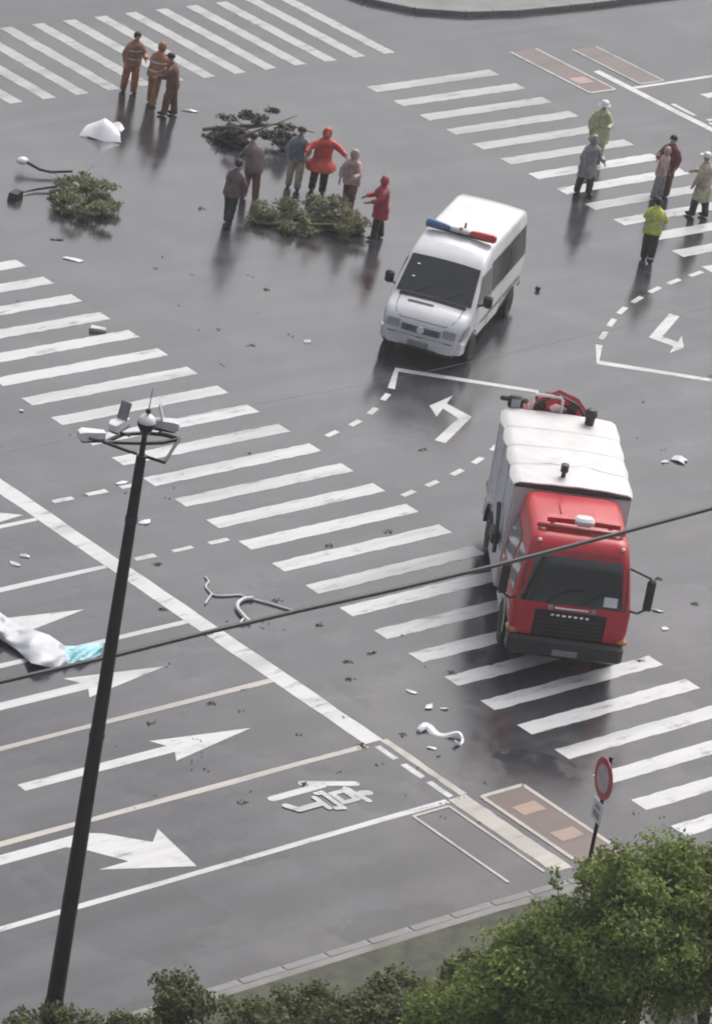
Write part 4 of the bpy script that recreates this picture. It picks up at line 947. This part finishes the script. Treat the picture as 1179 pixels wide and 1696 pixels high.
# long pale tarp with a light blue end, humped off the road
T0 = G(80,1085); tp = thing('tarp', 'long crumpled pale tarp with light blue end across the left lanes', 'tarp', (T0.x,T0.y,0))
up_ = [(-60,985),(0,1014),(22,1030),(50,1041),(82,1052),(108,1070),(128,1070),(152,1066),(172,1064)]; lo_ = [(-60,1040),(0,1057),(28,1076),(52,1098),(88,1106),(112,1102),(130,1094),(150,1092),(168,1084)]
def tarp_grid(i0, i1, seed):
    rr = random.Random(seed); P = []
    N = (i1-i0)*5
    for i in range(N+1):
        f = i0+i/5; k = min(int(f), len(up_)-2); a = f-k; row = []
        U = Vector(up_[k]).lerp(Vector(up_[k+1]), a); L_ = Vector(lo_[k]).lerp(Vector(lo_[k+1]), a)
        for j in range(13):
            b = j/12; px = U.lerp(L_, b); h = .04+(.26 if f < 5.2 else .14)*(.55*math.sin(math.pi*(.10+.82*b))**.8 + .45*abs(math.sin(4.2*b+1.1*f+.8*math.sin(2*f)))) *(.7+.3*math.sin(f*2.3)) + .05*math.sin(6*f+11*b)*math.sin(math.pi*b)
            h = max(.02, h); p = G(px.x, px.y, h); row.append((p.x-T0.x, p.y-T0.y, h))
        P.append(row)
    return P
MB().slab(tarp_grid(0,5,1), .012).build('sheet', M_TARP, tp, 70); MB().slab(tarp_grid(5,8,2), .012).build('blue_end', M_TARPB, tp, 70)['label'] = 'light blue end of the tarp'
# scattered leaf litter
rg2 = np.random.default_rng(9); cl = []
spots = [(575,1096),(615,1083),(580,1125),(527,1036),(670,1218),(600,1236),(270,1010),(350,1166),(262,935),(940,1110),(1060,1095),(345,1050),(750,1115),(815,1100),(545,905),(460,995),(415,572),(440,480),(335,345),(185,355),(700,745),(640,880),(1150,1000),(1090,960),(505,1300),(400,1330),(250,1200)]
for px,py in spots:
    q = G(px,py); cl.append((q.x,q.y,.012,.13,.10,.008,16))
for k in range(26):
    cx_, cy_ = rg2.uniform(0,1179), rg2.uniform(250,1560)
    for i in range(int(rg2.integers(1,6))):
        q = G(cx_+rg2.normal()*60, cy_+rg2.normal()*35); cl.append((q.x,q.y,.012,.12,.12,.006,int(rg2.integers(1,4))))
V = leaf_cloud(cl, .07, 4); V[:,2] = np.clip(V[:,2], .006, .03)
lo = leaf_obj('leaf_litter', V, M_LITTER, None); tag(lo, 'small dark leaves scattered over the wet road', None, None, 'stuff')

# ------------------------------------------------------------------ dark heap among the people
fallen('dark heap of fallen branches behind the people at the top', 428, 238, R(-40), pile(1.05,.62,.75,40), [([(-1.5,.3,.08),(-.5,.25,.35),(.6,.2,.6),(1.4,.1,.5)],.06),([(-.9,-.5,.1),(0,-.2,.5),(.9,.4,.8)],.045),([(-.4,.5,.2),(.5,-.1,.7),(1.2,-.5,.45)],.04)], 53, .10, M_DLEAF)
person('person in mauve jacket bending beside the dark heap of branches', foot(412,330), R(70), K_MAUVE, K_BROWN, 'jacket', 'hair', (fwd,fwd), .14, 1.66, .45)
person('person in blue grey jacket and beige trousers behind the larger fallen branch', foot(484,312), R(230), K_BLUEG, K_BEIGE, 'jacket', 'cap', (fwd,down), .10, 1.70, .1)

# ------------------------------------------------------------------ parked scooters under the trees
def scooter(label, px, py, rz, col, seat):
    q = G(px,py,.13); t = thing('electric_scooter', label, 'scooter', (q.x,q.y,.13), rz, 'scooters parked under the trees')
    wheel(t, (.62,0,.24), .24, .09, 1); wheel(t, (-.55,0,.24), .24, .10, 1)
    MB().loft([[(-.75,-.08,.5),(-.75,.08,.5),(-.7,.06,.62),(-.7,-.06,.62)],[(-.3,-.16,.32),(-.3,.16,.32),(-.3,.14,.66),(-.3,-.14,.66)],[(.0,-.14,.26),(.0,.14,.26),(.02,.13,.60),(.02,-.13,.60)],[(.08,-.15,.24),(.08,.15,.24),(.1,.14,.34),(.1,-.14,.34)],[(.40,-.15,.25),(.40,.15,.25),(.42,.14,.33),(.42,-.14,.33)]]).build('body', col, t, 40)
    MB().loft([[(.40,-.17,.30),(.40,.17,.30),(.48,.15,.30),(.48,-.15,.30)],[(.36,-.18,.7),(.36,.18,.7),(.46,.12,.7),(.46,-.12,.7)],[(.30,-.12,.95),(.30,.12,.95),(.38,.09,.95),(.38,-.09,.95)]]).build('front_shield', col, t, 40)
    MB().box(-.72,.02,-.14,.14,.66,.76,.04).build('seat', seat, t)
    MB().tube([(.20,-.34,1.02),(.32,-.14,1.0),(.32,.14,1.0),(.20,.34,1.02)], .018, 6).build('handlebar', M_BLACK, t)
    MB().tube([(.62,0,.24),(.45,0,.6),(.34,0,1.0)], .03, 6).build('fork', M_MGREY, t); MB().box(.42,.48,-.07,.07,.74,.86,.02).build('headlight', M_LAMP, t)
    for s_ in (-1,1): MB().box(.22,.24,min(s_*.3,s_*.4),max(s_*.3,s_*.4),1.10,1.19,.004).build('mirror', M_CHROME, t)
    return t
scooter('pale grey electric scooter seen through the gap between crowns', 1100, 1662, R(50), M_LGREY, M_CANVAS)
scooter('black electric scooter half hidden by the leaves', 1018, 1628, R(10), M_DGREY, M_BLACK)
scooter('white electric scooter at the bottom right under the tree', 1148, 1672, R(60), M_PLASTIC, M_DGREY)

# ------------------------------------------------------------------ rainy air
MH = bpy.data.materials.new('rain_haze'); MH.use_nodes = True; hn = MH.node_tree; hn.nodes.clear()
ho = hn.nodes.new('ShaderNodeOutputMaterial'); hv = hn.nodes.new('ShaderNodeVolumePrincipled')
hv.inputs['Color'].default_value = (.93,.94,.96,1); hv.inputs['Density'].default_value = .0005; hv.inputs['Anisotropy'].default_value = .2
hn.links.new(hv.outputs[0], ho.inputs['Volume'])
hz = MB().box(-605,605,-605,605,-1.1,41).build('haze', MH, None, 0); tag(hz, 'thin rain haze in the air over the junction', None, None, 'stuff')
